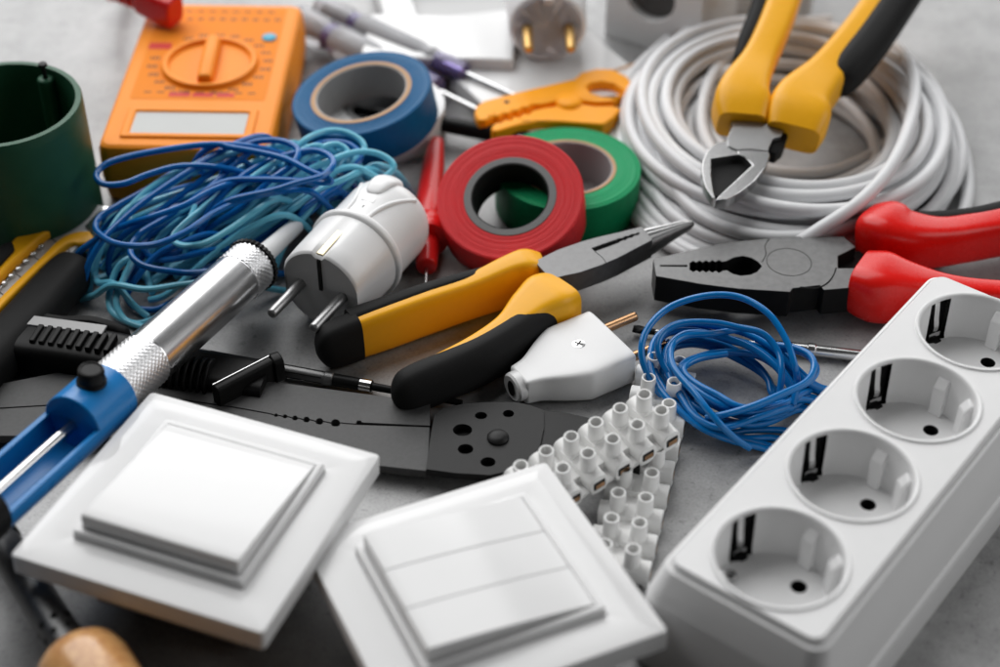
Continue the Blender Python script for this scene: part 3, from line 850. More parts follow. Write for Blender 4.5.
def diagonal_cutters():
    r = thing('diagonal_cutters', 'diagonal cutters with yellow handles and polished jaws lying on the cable coil', 'cutters', TR(*W(745, 170, 2.9)))
    # plane of the tool: rises gently away from the tip
    P0 = W(718, 199, 3.15); P1 = W(763, 118, 4.9)
    nrm = Vector((0.06, -.20, 1)).normalized()

    def Q(u, v, h=0.0):
        a = (u - 500.0) / FPX; b = (333.5 - v) / FPX
        cp, sp = math.cos(PITCH), math.sin(PITCH)
        d = Vector((a, cp + b * sp, -sp + b * cp)); o = Vector((0, 0, CAM_Z))
        t = ((P0 + nrm * h) - o).dot(nrm) / d.dot(nrm)
        return o + d * t
    def slab(px, h, th, holes=()):
        g = G()
        loops = [[Q(u, v, h) for u, v in px]] + [[Q(u, v, h) for u, v in hh] for hh in holes]
        flat = [p for l in loops for p in l]; n = len(flat)
        X = Vector((1, 0, 0)); Y = nrm.cross(X).normalized(); X = Y.cross(nrm)
        tri = tessellate_polygon([[Vector((p.dot(X), p.dot(Y), 0)) for p in l] for l in loops])
        vs = flat + [p - nrm * th for p in flat]
        fs = [tuple(t) for t in tri] + [tuple(i + n for i in t) for t in tri]; o = 0
        for l in loops:
            k = len(l); fs += [(o + i, o + (i + 1) % k, n + o + (i + 1) % k, n + o + i) for i in range(k)]; o += k
        return g.add(vs, fs)
    # left and right jaw with the dark hollow between
    left = [(716, 200), (712, 197), (705, 186), (702, 172), (703, 160), (708, 150), (716, 143), (726, 141), (737, 148), (738, 154), (711, 158), (711, 175), (713, 190)]
    right = [(716, 200), (720, 195), (753, 165), (745, 157), (738, 154), (737, 148), (750, 146), (768, 150), (770, 156), (766, 166), (755, 180), (740, 192), (728, 199)]
    slab(left, 0, .5).obj('jaw', CHROME if False else STEEL_B, r, bevel=.025)
    slab(right, 0.02, .55).obj('jaw', STEEL_B, r, bevel=.025)
    slab([(711, 158), (738, 154), (753, 165), (720, 196), (715, 196), (712, 180)], -.38, .2).obj('jaw_hollow', DEEP, r)  # black sheet set low, paints the shade between the jaws
    slab([(728, 146), (727, 138), (733, 126), (731, 121), (758, 121), (784, 129), (781, 136), (773, 138), (769, 147), (768, 151), (750, 149), (737, 150)], .06, .6).obj('pivot_block', STEEL_M, r, bevel=.025)
    slab([(768, 151), (772, 137), (785, 130), (788, 136), (784, 148), (776, 154)], -.15, .6).obj('pivot_stop', BLACK, r, bevel=.04)

    def handle(pts, wd, m, name='handle', e=2.8, **k):
        g = G(); g.bar([(*Q(u, v, h), w, hh) for (u, v, h), (w, hh) in zip(pts, wd)], e=e, n=40, m=8, up=nrm, **k); return g.obj(name, m, r, bevel=.04)
    handle([(741, 126, -.3), (741, 108, -.2), (744, 92, -.2), (757, 66, -.3), (770, 38, -.3), (783, 4, -.3), (795, -40, -.3), (800, -90, -.3)],
           [(1.02, .80), (1.22, .98), (1.04, .98), (.76, .88), (.72, .86), (.74, .85), (.74, .85), (.6, .7)], YELLOW, e=4.6, r1=.4)
    handle([(737, 68, -.55), (749, 42, -.55), (761, 10, -.55), (772, -35, -.55), (778, -80, -.55)], [(.3, .5), (.5, .72), (.52, .75), (.55, .75), (.5, .7)], RUBBER, 'grip', r0=.4, r1=.4)
    handle([(792, 138, -.35), (797, 120, -.2), (802, 104, -.2), (826, 78, -.3), (853, 47, -.3), (880, 10, -.3), (905, -30, -.3), (935, -75, -.3)],
           [(1.15, .85), (1.36, 1.05), (1.2, 1.02), (.92, .92), (.9, .9), (.9, .9), (.9, .9), (.7, .75)], YELLOW, e=4.6, r1=.4)
    handle([(833, 90, -.22), (848, 72, -.12), (872, 42, -.12), (898, 4, -.12), (925, -38, -.12), (952, -75, -.12)], [(.42, .7), (.72, .92), (.78, .95), (.78, .95), (.78, .95), (.6, .8)], RUBBER, 'grip', r0=.7, r1=.4)


diagonal_cutters()


# ------------------------------------------------------------------ cable coil
def cable_coil():
    cx, cy = 12.85, 64.0
    random.seed(11)
    r = .285; rings = []
    slots = []
    lay, order = [], []
    for l, (z, r0, r1, n) in enumerate(((.3, 4.15, 7.6, 7), (.84, 4.4, 7.35, 6), (1.38, 4.7, 7.3, 5), (1.92, 5.1, 7.0, 4), (2.44, 5.45, 6.7, 3))):
        q = [(r0 + (r1 - r0) * k / (n - 1), z) for k in range(n)]
        lay += q if l % 2 else q[::-1]
    order = list(range(len(lay)))
    P = []; m = 40
    ph = random.uniform(0, 6)
    for j, k in enumerate(order):
        r0, z0 = lay[k]
        r1, z1 = lay[order[min(j + 1, len(order) - 1)]]
        ox, oy = random.uniform(-.5, .5), random.uniform(-.5, .5)
        if P: ox0, oy0, tx0, e0 = last
        else: ox0, oy0, tx0, e0 = ox, oy, 0, 0
        tx = random.uniform(-.32, .32); e = random.uniform(-.035, .035)
        for i in range(m):
            t = i / m; s = t * t * (3 - 2 * t)
            s2 = min(1, t * 2)
            a = 2 * PI * t + 1.0
            rad = r0 + (r1 - r0) * max(0, (t - .7) / .3) ** 1.5
            zz = z0 + (z1 - z0) * max(0, (t - .7) / .3) ** 1.5
            X = ox0 + (ox - ox0) * s2; Y = oy0 + (oy - oy0) * s2; tt = tx0 + (tx - tx0) * s2; ee = e0 + (e - e0) * s2
            rr = rad * (1 + ee * math.cos(2 * a + j))
            P.append((cx + X * .6 + rr * math.cos(a), cy + Y * .6 + rr * 1.12 * math.sin(a), max(r + .005, zz + tt * math.sin(a + j) * (.8 if z0 > .5 else 0))))
        last = (ox, oy, tx, e)
    # loose end crossing the front from the far right
    g = G(); g.tube(P, r, n=14, m=3)
    end = [W(u, v, z) for u, v, z in ((890, 40, 2.2), (912, 70, 2.9), (913, 110, 3.2), (895, 160, 3.2), (862, 200, 2.8), (815, 232, 1.9), (790, 248, 1.2), (770, 262, .32))]
    g.tube(end, r, n=14, m=8)
    # a few slack turns fanning out at the near left and right
    for s in ((( 668, 40, 1.0), (632, 75, .9), (612, 120, .7), (618, 170, .5), (650, 225, .4), (720, 262, .4), (800, 262, .4)),
              ((690, 30, 1.6), (650, 70, 1.5), (636, 120, 1.2), (645, 170, .9), (690, 225, .7), (760, 254, .7), (850, 250, .6)),
              ((800, 22, 1.2), (735, 32, 1.1), (700, 58, .9), (684, 105, .8), (705, 160, .7), (770, 190, .7), (845, 180, .7), (900, 140, .8), (905, 90, .9)),
              ((830, 20, 1.5), (775, 26, 1.6), (738, 44, 1.6), (708, 85, 1.5), (704, 135, 1.2), (740, 178, .9), (800, 200, .7), (870, 195, .7)),
              ((800, 35, .4), (745, 44, .4), (720, 62, .5), (703, 100, .45), (715, 140, .4), (760, 168, .4), (830, 172, .4), (890, 140, .4), (900, 95, .5)),
              ((628, 90, .6), (606, 125, .4), (612, 175, .33), (640, 222, .3), (690, 255, .3), (760, 268, .3)),
              ((660, 60, .9), (622, 110, .75), (628, 175, .6), (668, 228, .5), (735, 256, .45), (820, 262, .4)),
              ((640, 150, .9), (660, 200, .9), (700, 232, .95), (760, 246, 1.0), (830, 246, 1.0), (900, 222, .9)),
              ((880, 55, .5), (935, 95, .5), (960, 140, .45), (968, 185, .4), (960, 222, .36), (938, 250, .36)),
              ((930, 90, 1.8), (950, 140, 1.5), (950, 180, 1.2), (925, 215, 1.0), (880, 240, .9), (800, 252, 1.15)),
              ((905, 60, 2.2), (935, 110, 2.2), (930, 165, 1.9), (895, 205, 1.7), (830, 232, 1.6), (760, 236, 1.5), (700, 215, 1.5), (665, 170, 1.6), (655, 120, 1.9))):
        g.tube([W(*q) for q in s], r, n=14, m=8)
    o = g.obj('cable_coil', CABLE, None)
    tag(o, 'thick coil of white electrical cable under the diagonal cutters', 'cable')


cable_coil()


# ------------------------------------------------------------------ blue coil in the middle
def blue_coil():
    random.seed(5)
    g = G(); r = .130
    S = lambda L: [W(*q) for q in L]
    # from full photo: scale of the tracing crop 0.2549, origin (630, 285)
    T = lambda L: [W(630 + x * .2549, 285 + y * .2549, z) for x, y, z in L]
    runs = [
        # the high loop
        [(150, 470, .4), (85, 380, 1.2), (45, 270, 2.0), (70, 170, 2.5), (160, 85, 2.8), (300, 42, 3.0), (430, 48, 3.0), (540, 110, 2.9), (610, 210, 2.5), (645, 310, 2.0), (655, 380, 1.4), (640, 470, .8)],
        # right ear
        [(560, 235, 1.4), (640, 245, 1.7), (705, 275, 1.8), (722, 325, 1.8), (690, 380, 1.8), (600, 425, 1.8), (480, 475, 1.7), (380, 505, 1.4), (300, 520, 1.0)],
        # inner top arch dropping at the right
        [(260, 470, .5), (160, 360, 1.2), (110, 250, 1.9), (140, 180, 2.2), (220, 148, 2.3), (330, 148, 2.3), (420, 165, 2.2), (520, 190, 2.2), (580, 260, 1.9), (595, 340, 1.6), (585, 440, .9)],
        # front crossing strand
        [(440, 170, 1.7), (330, 190, 1.9), (220, 200, 2.0), (165, 240, 2.0), (170, 320, 2.0), (250, 420, 1.9), (330, 520, 1.6), (410, 600, 1.0), (470, 640, .5)],
        [(520, 640, .2), (400, 610, .5), (280, 560, .8), (180, 480, 1.0), (100, 380, 1.2), (80, 280, 1.4), (110, 200, 1.5), (200, 150, 1.6), (320, 160, 1.6), (450, 190, 1.5), (560, 250, 1.3), (660, 350, .9), (725, 400, .5)],
        [(715, 410, .3), (600, 470, 1.0), (480, 500, 1.2), (360, 470, 1.4), (250, 400, 1.5), (200, 320, 1.5), (290, 275, 1.3), (400, 262, 1.2), (520, 280, 1.1), (620, 330, .8), (700, 390, .4)],
        [(690, 440, .25), (560, 500, .7), (430, 500, .9), (300, 450, 1.1), (200, 380, 1.1), (140, 300, 1.1), (160, 230, 1.0), (260, 215, .9), (370, 235, .8), (480, 300, .6), (540, 370, .4), (560, 430, .2)],
        [(560, 600, .2), (440, 600, .3), (320, 560, .4), (210, 480, .5), (150, 400, .6), (125, 310, .7), (180, 240, .7), (300, 240, .6), (420, 290, .5), (520, 350, .3), (570, 410, .2)],
        [(660, 490, .2), (540, 540, .5), (420, 545, .6), (300, 505, .8), (190, 420, .9), (120, 320, 1.0), (105, 240, 1.2), (150, 190, 1.3), (260, 180, 1.3), (400, 220, 1.2), (540, 260, 1.1), (640, 330, .8), (720, 405, .4)],
        [(600, 570, .2), (470, 570, .2), (340, 585, .2), (240, 530, .25), (160, 450, .3), (100, 350, .4), (90, 290, .6), (150, 220, .7)],
        [(620, 480, 1.1), (500, 520, 1.2), (360, 560, 1.0), (260, 520, 1.0), (200, 440, 1.1), (150, 340, 1.3), (150, 250, 1.5), (220, 190, 1.7), (350, 200, 1.7), (480, 250, 1.5), (580, 330, 1.2), (640, 420, .9)],
        [(680, 450, .5), (560, 470, 1.0), (440, 480, 1.5), (340, 430, 1.6), (250, 380, 1.6), (210, 330, 1.6), (270, 290, 1.5), (380, 270, 1.4)],
    ]
    for q in (1, 4, 5, 6, 8, 10):
        dx, dy = random.uniform(-14, 14), random.uniform(-12, 12)
        runs.append([(x + dx + random.uniform(-7, 7), y + dy + random.uniform(-7, 7), max(.15, z * .82)) for x, y, z in runs[q]])
    for L in runs:
        L = list(L)
        x, y, z = L[-1]
        if x > 500 and y > 380 and z < .6: L.append((x + 70, y + 22, .16))
        x, y, z = L[0]
        if x > 500 and y > 380 and z < .6: L.insert(0, (x + 70, y + 22, .16))
        g.tube(T(L), r, n=12, m=9)
    o = g.obj('blue_wire_coil', BLUE_W2, None)
    tag(o, 'small coil of blue wire with a raised loop beside the power strip', 'wire')


blue_coil()


# ------------------------------------------------------------------ two-tone wire hank on the left
def hanks():
    r = .132
    rnd = random.Random(3)
    A = lambda L: [W(80 + x * .3148, 130 + y * .3148, z) for x, y, z in L]       # left crop
    B = lambda L: [W(230 + x * .2099, 130 + y * .2099, z) for x, y, z in L]      # right crop
    class Strands(G):
        def tube(self, ctl, r, n=10, m=8, **k):
            P = [Vector(p) for p in ctl]
            for e in (0, -1):
                a, b = (P[0], P[1]) if e == 0 else (P[-1], P[-2])
                if a.z > .7:
                    d = (a - b); d.z = 0; d.normalize()
                    q1 = a + d * .9; q1.z = max(.25, a.z - .7)
                    q2 = a + d * 1.6; q2.z = max(.2, a.z - 2.0)
                    if e == 0: P = [q2, q1] + P
                    else: P = P + [q1, q2]
            return G.tube(self, [tuple(p) for p in P], r, n=n, m=m)
    dark, pale = Strands(), Strands()
    for L in (
        [(760, 130, 3.3), (640, 75, 3.7), (520, 50, 3.9), (380, 48, 4.0), (200, 75, 3.9), (90, 105, 3.7), (52, 142, 3.5), (75, 172, 3.4), (140, 170, 3.4), (220, 140, 3.5), (320, 115, 3.6), (450, 120, 3.4), (560, 150, 3.2)],
        [(600, 150, 3.3), (520, 158, 3.4), (420, 192, 3.4), (330, 240, 3.3), (225, 277, 3.1), (150, 300, 2.6), (80, 330, 2.2), (0, 385, 1.6), (-20, 420, 1.0)],
        [(560, 20, 3.6), (430, 75, 3.6), (330, 140, 3.4), (210, 222, 3.0), (130, 290, 2.6), (75, 345, 2.3)],
        [(700, 190, 3.4), (540, 215, 3.3), (430, 262, 3.2), (330, 327, 3.0), (230, 365, 2.8), (120, 362, 2.6), (55, 322, 2.5), (60, 280, 2.6), (120, 240, 2.8), (210, 190, 3.0), (330, 120, 3.2)],
        [(540, 430, 1.2), (380, 452, 1.6), (300, 450, 1.8), (200, 430, 1.9), (160, 385, 2.0), (190, 330, 2.2), (270, 280, 2.5), (380, 210, 2.8), (480, 120, 3.2), (560, 60, 3.4)],
        [(480, 380, 1.6), (400, 385, 1.7), (300, 410, 1.5), (235, 408, 1.4), (200, 370, 1.4), (240, 320, 1.7), (340, 260, 2.2), (440, 200, 2.6), (560, 130, 3.0)],
        [(110, 480, .4), (90, 440, .9), (105, 370, 1.6), (170, 310, 2.1), (260, 250, 2.5), (370, 170, 2.9), (480, 95, 3.3)],
        [(40, 480, .3), (30, 420, .8), (50, 350, 1.6), (110, 280, 2.3), (200, 210, 2.8), (300, 150, 3.1), (420, 85, 3.4)],
        [(300, 540, .3), (240, 570, .2), (170, 560, .25), (140, 500, .4), (170, 430, .8), (240, 360, 1.3), (330, 310, 1.8)],
        [(420, 330, 2.2), (320, 360, 2.0), (240, 400, 1.6), (180, 470, 1.0), (150, 520, .5)],
    ): dark.tube(A(L), r, n=10, m=9)
    for L in (
        [(0, 335, 3.4), (200, 288, 3.8), (330, 248, 4.1), (440, 218, 4.2), (492, 165, 4.2), (470, 120, 4.1), (400, 98, 4.0), (300, 112, 3.9), (180, 150, 3.6), (60, 220, 3.4), (-60, 330, 3.0)],
        [(-60, 70, 4.0), (0, 82, 4.0), (150, 108, 4.0), (270, 140, 4.1), (380, 195, 4.1), (480, 240, 3.9), (440, 250, 3.8), (300, 240, 3.7), (150, 235, 3.6), (0, 240, 3.5), (-120, 290, 3.2)],
        [(100, 62, 3.9), (230, 50, 4.0), (320, 90, 4.0), (300, 160, 3.9), (180, 250, 3.5), (60, 360, 2.8), (-60, 440, 2.2)],
        [(320, 450, 1.8), (350, 380, 2.4), (430, 320, 2.8), (520, 260, 3.0), (600, 190, 3.2), (560, 190, 3.3), (440, 210, 3.2)],
        [(380, 90, 3.6), (450, 60, 3.6), (540, 60, 3.5), (600, 90, 3.4), (620, 140, 3.2), (560, 200, 3.0), (430, 270, 2.8), (300, 350, 2.4), (150, 450, 1.8)],
        [(-50, 600, .6), (80, 560, 1.0), (240, 480, 1.6), (380, 390, 2.2), (500, 300, 2.6)],
    ): dark.tube(B(L), r, n=10, m=9)
    for L in (
        [(110, 490, 1.2), (60, 485, .9), (48, 455, 1.0), (58, 400, 1.5), (85, 335, 2.1), (140, 265, 2.6), (230, 180, 3.1), (340, 120, 3.3), (440, 90, 3.4), (540, 60, 3.5)],
        [(520, 470, 1.2), (330, 490, 1.4), (210, 506, 1.4), (105, 492, 1.3)],
        [(260, 590, .3), (180, 615, .2), (110, 585, .3), (92, 540, .5), (105, 470, 1.1), (130, 425, 1.5), (165, 410, 1.6), (140, 470, 1.2), (115, 540, .7), (140, 600, .3), (200, 625, .2)],
        [(230, 520, .5), (210, 440, .9), (240, 360, 1.5), (320, 285, 2.1), (400, 255, 2.4), (480, 190, 2.8), (600, 110, 3.2)],
        [(620, 220, 3.0), (540, 270, 2.8), (480, 312, 2.6), (400, 358, 2.4), (330, 368, 2.3), (295, 345, 2.3), (330, 300, 2.5), (420, 230, 2.8), (540, 160, 3.1)],
        [(180, 330, 1.8), (260, 290, 2.3), (360, 240, 2.7), (350, 290, 2.4), (400, 240, 2.8), (500, 170, 3.1)],
        [(640, 270, 2.6), (540, 310, 2.3), (450, 370, 1.8), (370, 440, 1.2), (280, 520, .6), (220, 540, .3)],
        [(90, 330, 2.2), (150, 250, 2.7), (260, 190, 3.0), (390, 110, 3.3), (500, 55, 3.5)],
    ): pale.tube(A(L), r * 1.03, n=10, m=9)
    for L in (
        [(-60, 490, 1.6), (60, 430, 2.1), (160, 330, 2.6), (280, 230, 3.1), (380, 160, 3.4), (460, 110, 3.5), (520, 105, 3.4), (560, 140, 3.2), (520, 200, 3.0)],
        [(350, 90, 3.5), (450, 42, 3.5), (540, 40, 3.4), (620, 80, 3.2), (642, 130, 3.0), (600, 180, 2.8)],
        [(-40, 560, 1.2), (90, 460, 1.9), (220, 350, 2.5), (350, 240, 3.0), (490, 175, 3.3), (600, 140, 3.3), (690, 142, 3.2), (760, 175, 3.0), (782, 215, 2.8), (740, 260, 2.5)],
        [(50, 580, .9), (200, 480, 1.6), (330, 390, 2.2), (430, 320, 2.6), (560, 260, 2.9), (650, 220, 2.9)],
        [(330, 480, 1.6), (400, 390, 2.1), (450, 290, 2.7), (500, 235, 3.0), (570, 212, 3.1), (640, 225, 3.0)],
        [(380, 400, 1.6), (520, 330, 2.0), (620, 240, 2.4), (700, 200, 2.6)],
        [(-80, 420, 2.2), (60, 300, 2.9), (200, 200, 3.3), (330, 140, 3.5), (420, 110, 3.6)],
        [(20, 520, 1.2), (120, 400, 2.0), (230, 310, 2.5), (330, 270, 2.8)],
    ): pale.tube([p + Vector((0, 0, .35)) for p in B(L)], r * 1.03, n=10, m=9)
    # filler strands inside the bundle
    for k in range(64):
        t = rnd.random()
        l = Vector((rnd.uniform(115, 190), 205 + 80 * t, .3 + 2.0 * (1 - t) * rnd.random()))
        q = Vector((rnd.uniform(280, 350), 150 + 45 * t + rnd.uniform(-8, 8), .6 + 2.4 * rnd.random()))
        mid = (l + q) / 2 + Vector((rnd.uniform(-8, 8), rnd.uniform(-8, 8), .2))
        (dark if rnd.random() < .4 else pale).tube([W(*l), W(*mid), W(*q)], r, n=8, m=10)
    o = dark.obj('dark_blue_wire_hank', BLUE_W, None)
    tag(o, 'tangled hank of dark blue wire in front of the orange multimeter', 'wire', 'intertwined wire hanks')
    o = pale.obj('pale_blue_wire_hank', CYAN_W, None)
    tag(o, 'tangled hank of pale turquoise blue wire in front of the orange multimeter', 'wire', 'intertwined wire hanks')


hanks()


# ------------------------------------------------------------------ tape rolls
def tape(label, name, M, R, ri, rc, w, mt, mc, core_r, groove=True, lining=False, lm=None):
    r = thing(name, label, 'tape', M, 'rolls of insulating tape')
    g = G(); prof = []
    n = 44
    rnd = random.Random(hash(name) % 1000)
    rnd = random.Random(len(label))
    prof += [(w, core_r + (R - .05 - core_r) * i / n) if not groove else (w + rnd.uniform(-.012, .006), core_r + (R - .05 - core_r) * i / n) for i in range(n + 1)]
    prof += [(w - .03, R), (.03, R), (0, R - .03), (0, core_r)]
    g.lathe(prof, 96, None, closed=True); g.obj('winding', mt, r, world=False, angle=50)
    g = G(); g.lathe([(w + .02, rc), (w + .02, core_r - .003), (-.004, core_r - .003), (-.004, rc)], 80, None, closed=True); k = g.obj('core', mc, r, world=False, angle=40, bevel=.02)
    if lining:
        g = G(); g.lathe([(w - .01, rc - .05), (w - .01, rc - .001), (0, rc - .001), (0, rc - .05)], 80, None, closed=True); g.obj('core_lining', lm or FACE, k, world=False, angle=40)
    return r


c = W(568, 165, 2.0)
tape('green tape roll lying flat behind the red tape roll', 'green_tape_roll', TR(c.x, c.y, 0), 3.12, 0, 1.93, 1.9, TAPE_G, CARD, 2.08, lining=True)
# thin card line round the green roll's core
# red roll leans on the green one
c = W(510, 196, 2.55)
M = TR(*c) @ RY(R_(-7)) @ RX(R_(21)) @ TR(0, 0, -1.75)
tape('red tape roll leaning on the green roll, grey core', 'red_tape_roll', M, 3.05, 0, 1.62, 1.75, TAPE_R, DCORE, 1.93, lining=True, lm=RUBBER)  # near-black lining paints the shadow inside the core
c = W(361, 92, 3.35)
M = TR(*c) @ RY(R_(-10)) @ RX(R_(3)) @ TR(0, 0, -1.72)
tape('blue tape roll with cardboard core tilted on top of other things', 'blue_tape_roll', M, 3.12, 0, 2.06, 1.72, TAPE_B, CARD, 2.28, lining=True)
c = W(386, 131, 0)
tape('pale grey tape roll mostly hidden under the blue tape roll', 'grey_tape_roll', TR(*c), 2.75, 0, 1.6, 1.5, WHITE_MATT, COREG, 1.9)


# ------------------------------------------------------------------ multimeter
def multimeter():
    c = Vector((-13.32, 66.1, 0))
    M = TR(*c) @ RZ(R_(-1.5))
    r = thing('multimeter', 'orange digital multimeter with round dial, seen upside down', 'multimeter', M)
    hx, hy, H = 3.76, 6.25, 2.9
    g = G()
    g.rings([[(x, y, z) for x, y in rrect(hx - i, hy - i, .55 - i * .5, 6)] for i, z in ((.25, 0), (.1, .15), (.0, 1.2), (.0, 1.3), (.03, 1.34), (.0, 1.38), (.04, H - .35), (.12, H - .12), (.25, H - .02), (.42, H))], True, True)
    g.obj('case', ORANGE, r, world=False, angle=25)
    # face sheet with a raised rim
    g = G(); g.prism(rrect(3.0, 4.05, .12, 4, 0, 1.65), H - .02, H + .012); f = g.obj('face_sheet', PANEL, r, world=False)
    # printed ticks on the sheet
    g = G(); rnd = random.Random(8)
    for k in range(22):
        a = 2 * PI * k / 22 + .12
        x, y = .1 + 2.62 * math.cos(a), .62 + 2.55 * math.sin(a)
        if (x < -1.7 and 1.6 < y < 2.6) or (x > 1.9 and 2.4 < y < 3.5): continue
        for q in range(3):
            g.box((x - .16 + .16 * q, y, H + .016), (.10, .20 + .08 * rnd.random(), .004))
    for k in range(11):
        for q in range(2): g.box((-2.6 + .52 * k + .15 * q, 4.6 + .05 * rnd.random(), H + .016), (.10, .24, .004))
    for k in range(9):
        g.box((-2.3 + .58 * k, -1.85, H + .016), (.32, .10, .004))
        g.box((-2.2 + .56 * k, 5.35, H + .016), (.36, .12, .004))
    g.obj('scale_print', PRINT, f, world=False)
    g = G(); g.box((-2.45, 2.1, H + .018), (1.05, .55, .006)); g.obj('red_print', LABEL_RED, f, world=False)
    for x, w in ((-.85, .95), (.2, .95), (1.2, .8)):
        g = G(); g.box((x, -2.05, H + .018), (w, .30, .006)); g.obj('red_print', LABEL_RED, f, world=False)
    g = G(); g.lathe([(H, .34), (H + .08, .33), (H + .11, .28), (H + .11, 0)], 28, TR(2.5, 2.95, 0)); g.obj('button', LABEL_BLUE, r, world=False)
    # dial
    g = G(); g.lathe([(H, 2.2), (H + .12, 2.2), (H + .24, 2.12), (H + .26, 2.0), (H + .22, 1.9), (H + .03, 1.82), (H + .02, 0)], 64, TR(.1, .55, 0)); d = g.obj('dial', ORANGE, r, world=False, angle=40)
    g = G(); g.bar([(-1.80, 0, H + .20, .34, .34), (0, 0, H + .24, .36, .36), (1.80, 0, H + .20, .34, .34)], e=3, n=20, m=6, r0=.1, r1=.1, M=TR(.1, .55, 0) @ RZ(R_(92)))
    g.obj('pointer', ORANGE, d, world=False)
    # display in a recessed bezel
    g = G()
    o = [[(x, y, z) for x, y in rrect(2.85 - i, 1.15 - i * .8, .1, 3, .0, -4.35)] for i, z in ((0, H - .01), (0, H + .07), (.06, H + .11), (.30, H + .11), (.40, H + .02))]
    g.rings(o, False, False); g.obj('bezel', ORANGE, r, world=False, angle=25)
    g = G(); g.prism(rrect(2.48, .85, .06, 3, .0, -4.35), H, H + .03); g.obj('display', LCD, r, world=False)
    return M


MM = multimeter()

# test leads: red jack plug with its lead, red probe, black probe
r = thing('lead_plug', 'red ribbed test lead plug on the top of the multimeter', 'test lead', TR(*W(170, 12, 2.9)))
g = G(); a = W(176, 12, 3.75); b = W(140, -2, 3.95)
g.bar([(*a, .62, .75), (*a.lerp(b, .5), .62, .75), (*b, .55, .62)], e=4, n=24, m=4); g.obj('plug_body', REDM, r, bevel=.1)
g = G()
for k in range(5):
    p = b.lerp(b + (b - a).normalized() * 1.6, k / 4)
    g.bar([(*p, .48, .56), (*(p + (b - a).normalized() * .2), .48, .56)], e=3, n=20, m=2)
g.tube([b, b + (b - a).normalized() * 1.2, b + (b - a).normalized() * 2 + Vector((0, .8, -.5)), b + Vector((-2.5, 5, -2.6)), b + Vector((-2, 12, -3.7))], .24, n=12)
g.obj('strain_relief', REDM, r)

r = thing('test_probe', 'slim red test probe with bare metal tip between the tapes', 'test probe', TR(*W(430, 215, 0)))
g = G(); P = [W(u, v, .72) for u, v in ((437, 140), (433, 170), (429, 205), (427.5, 222))]
g.bar([(*p, w, w) for p, w in zip(P, (.30, .50, .56, .50))], e=2.2, n=24, m=6, r0=.2); g.obj('handle', REDM, r)
g = G(); P = [W(u, v, .62) for u, v in ((428, 217), (427.5, 228), (427, 238))]
g.bar([(*p, w, w) for p, w in zip(P, (.52, .78, .72))], e=2.0, n=28, m=6, r0=.1, r1=.1); a = W(428, 233, .72); b = W(427.4, 243, .72); g.lathe([(0, .60), (.1, .88), (.35, .92), (.5, .86), (.55, .5)], 32, axis_z(a, b - a)); g.obj('finger_guard', REDM, r)
g = G(); P = [W(u, v, .60) for u, v in ((427.5, 232), (427, 250), (426.5, 268))]
g.bar([(*p, w, w) for p, w in zip(P, (.56, .52, .42))], e=2.0, n=24, m=6, r1=.12); g.obj('sleeve', REDM, r)
g = G(); P = [W(u, v, .56) for u, v in ((426.5, 266), (426, 278), (425, 291))]
g.tube([tuple(p) for p in P], [.085, .08, .075, .07, .06, .05, .03], n=12, m=3); g.obj('tip', CHROME, r)

r = thing('black_probe', 'black test probe lying behind the red probe', 'test probe', TR(*W(480, 130, 0)))
g = G(); P = [W(u, v, .8) for u, v in ((372, 112), (432, 122), (470, 129), (520, 138), (560, 145))]
g.bar([(*p, w, w) for p, w in zip(P, (.2, .34, .38, .36, .2))], e=2.2, n=24, m=6, r0=.2, r1=.2); g.obj('handle', BLACK, r)
g = G(); P = [W(u, v, .7) for u, v in ((250, 75), (300, 100), (340, 108), (372, 112))]
g.tube([tuple(p) for p in P], .2, n=12); g.obj('lead', BLACK, r)

# ------------------------------------------------------------------ green cup
def green_box():
    c = W(0, 103, 6.0)
    r = thing('round_junction_box', 'dark green round junction box at the left edge', 'junction box', TR(c.x, c.y, 0))
    H = 6.0
    g = G(); g.lathe([(0, 0), (0, 3.22), (.1, 3.32), (H - .5, 3.29), (H - .1, 3.28), (H, 3.24), (H, 3.02), (H - .1, 3.0), (.3, 3.02), (.3, 0)], 80); g.obj('shell', GREEN_D, r, world=False, angle=35)
    for a in (R_(62), R_(242)):
        g = G(); g.lathe([(.3, .38), (H - .35, .34), (H - .3, .28), (H - .3, .12), (H - 1, .1)], 20, TR(2.75 * math.cos(a), 2.75 * math.sin(a), 0)); g.obj('screw_post', GREEN_D, r, world=False, angle=35)
        g = G(); g.lathe([(H - .35, .09), (H + .28, .09), (H + .28, .20), (H + .40, .17), (H + .42, 0)], 16, TR(2.75 * math.cos(a), 2.75 * math.sin(a), 0)); g.obj('screw', STEEL_D, r, world=False, angle=35)
    for a, rr in ((R_(20), 2.55),):
        g = G(); g.lathe([(0, .95), (.03, .95), (.05, .91), (.03, .86), (0, .86)], 36, axis_z((3.02 * math.cos(a) if rr < 3 else 3.38 * math.cos(a), 3.02 * math.sin(a) if rr < 3 else 3.38 * math.sin(a), 3.2), (-math.cos(a), -math.sin(a), 0) if rr < 3 else (math.cos(a), math.sin(a), .07)))
        g.obj('knockout', GREEN_D, r, world=False, angle=35)


green_box()


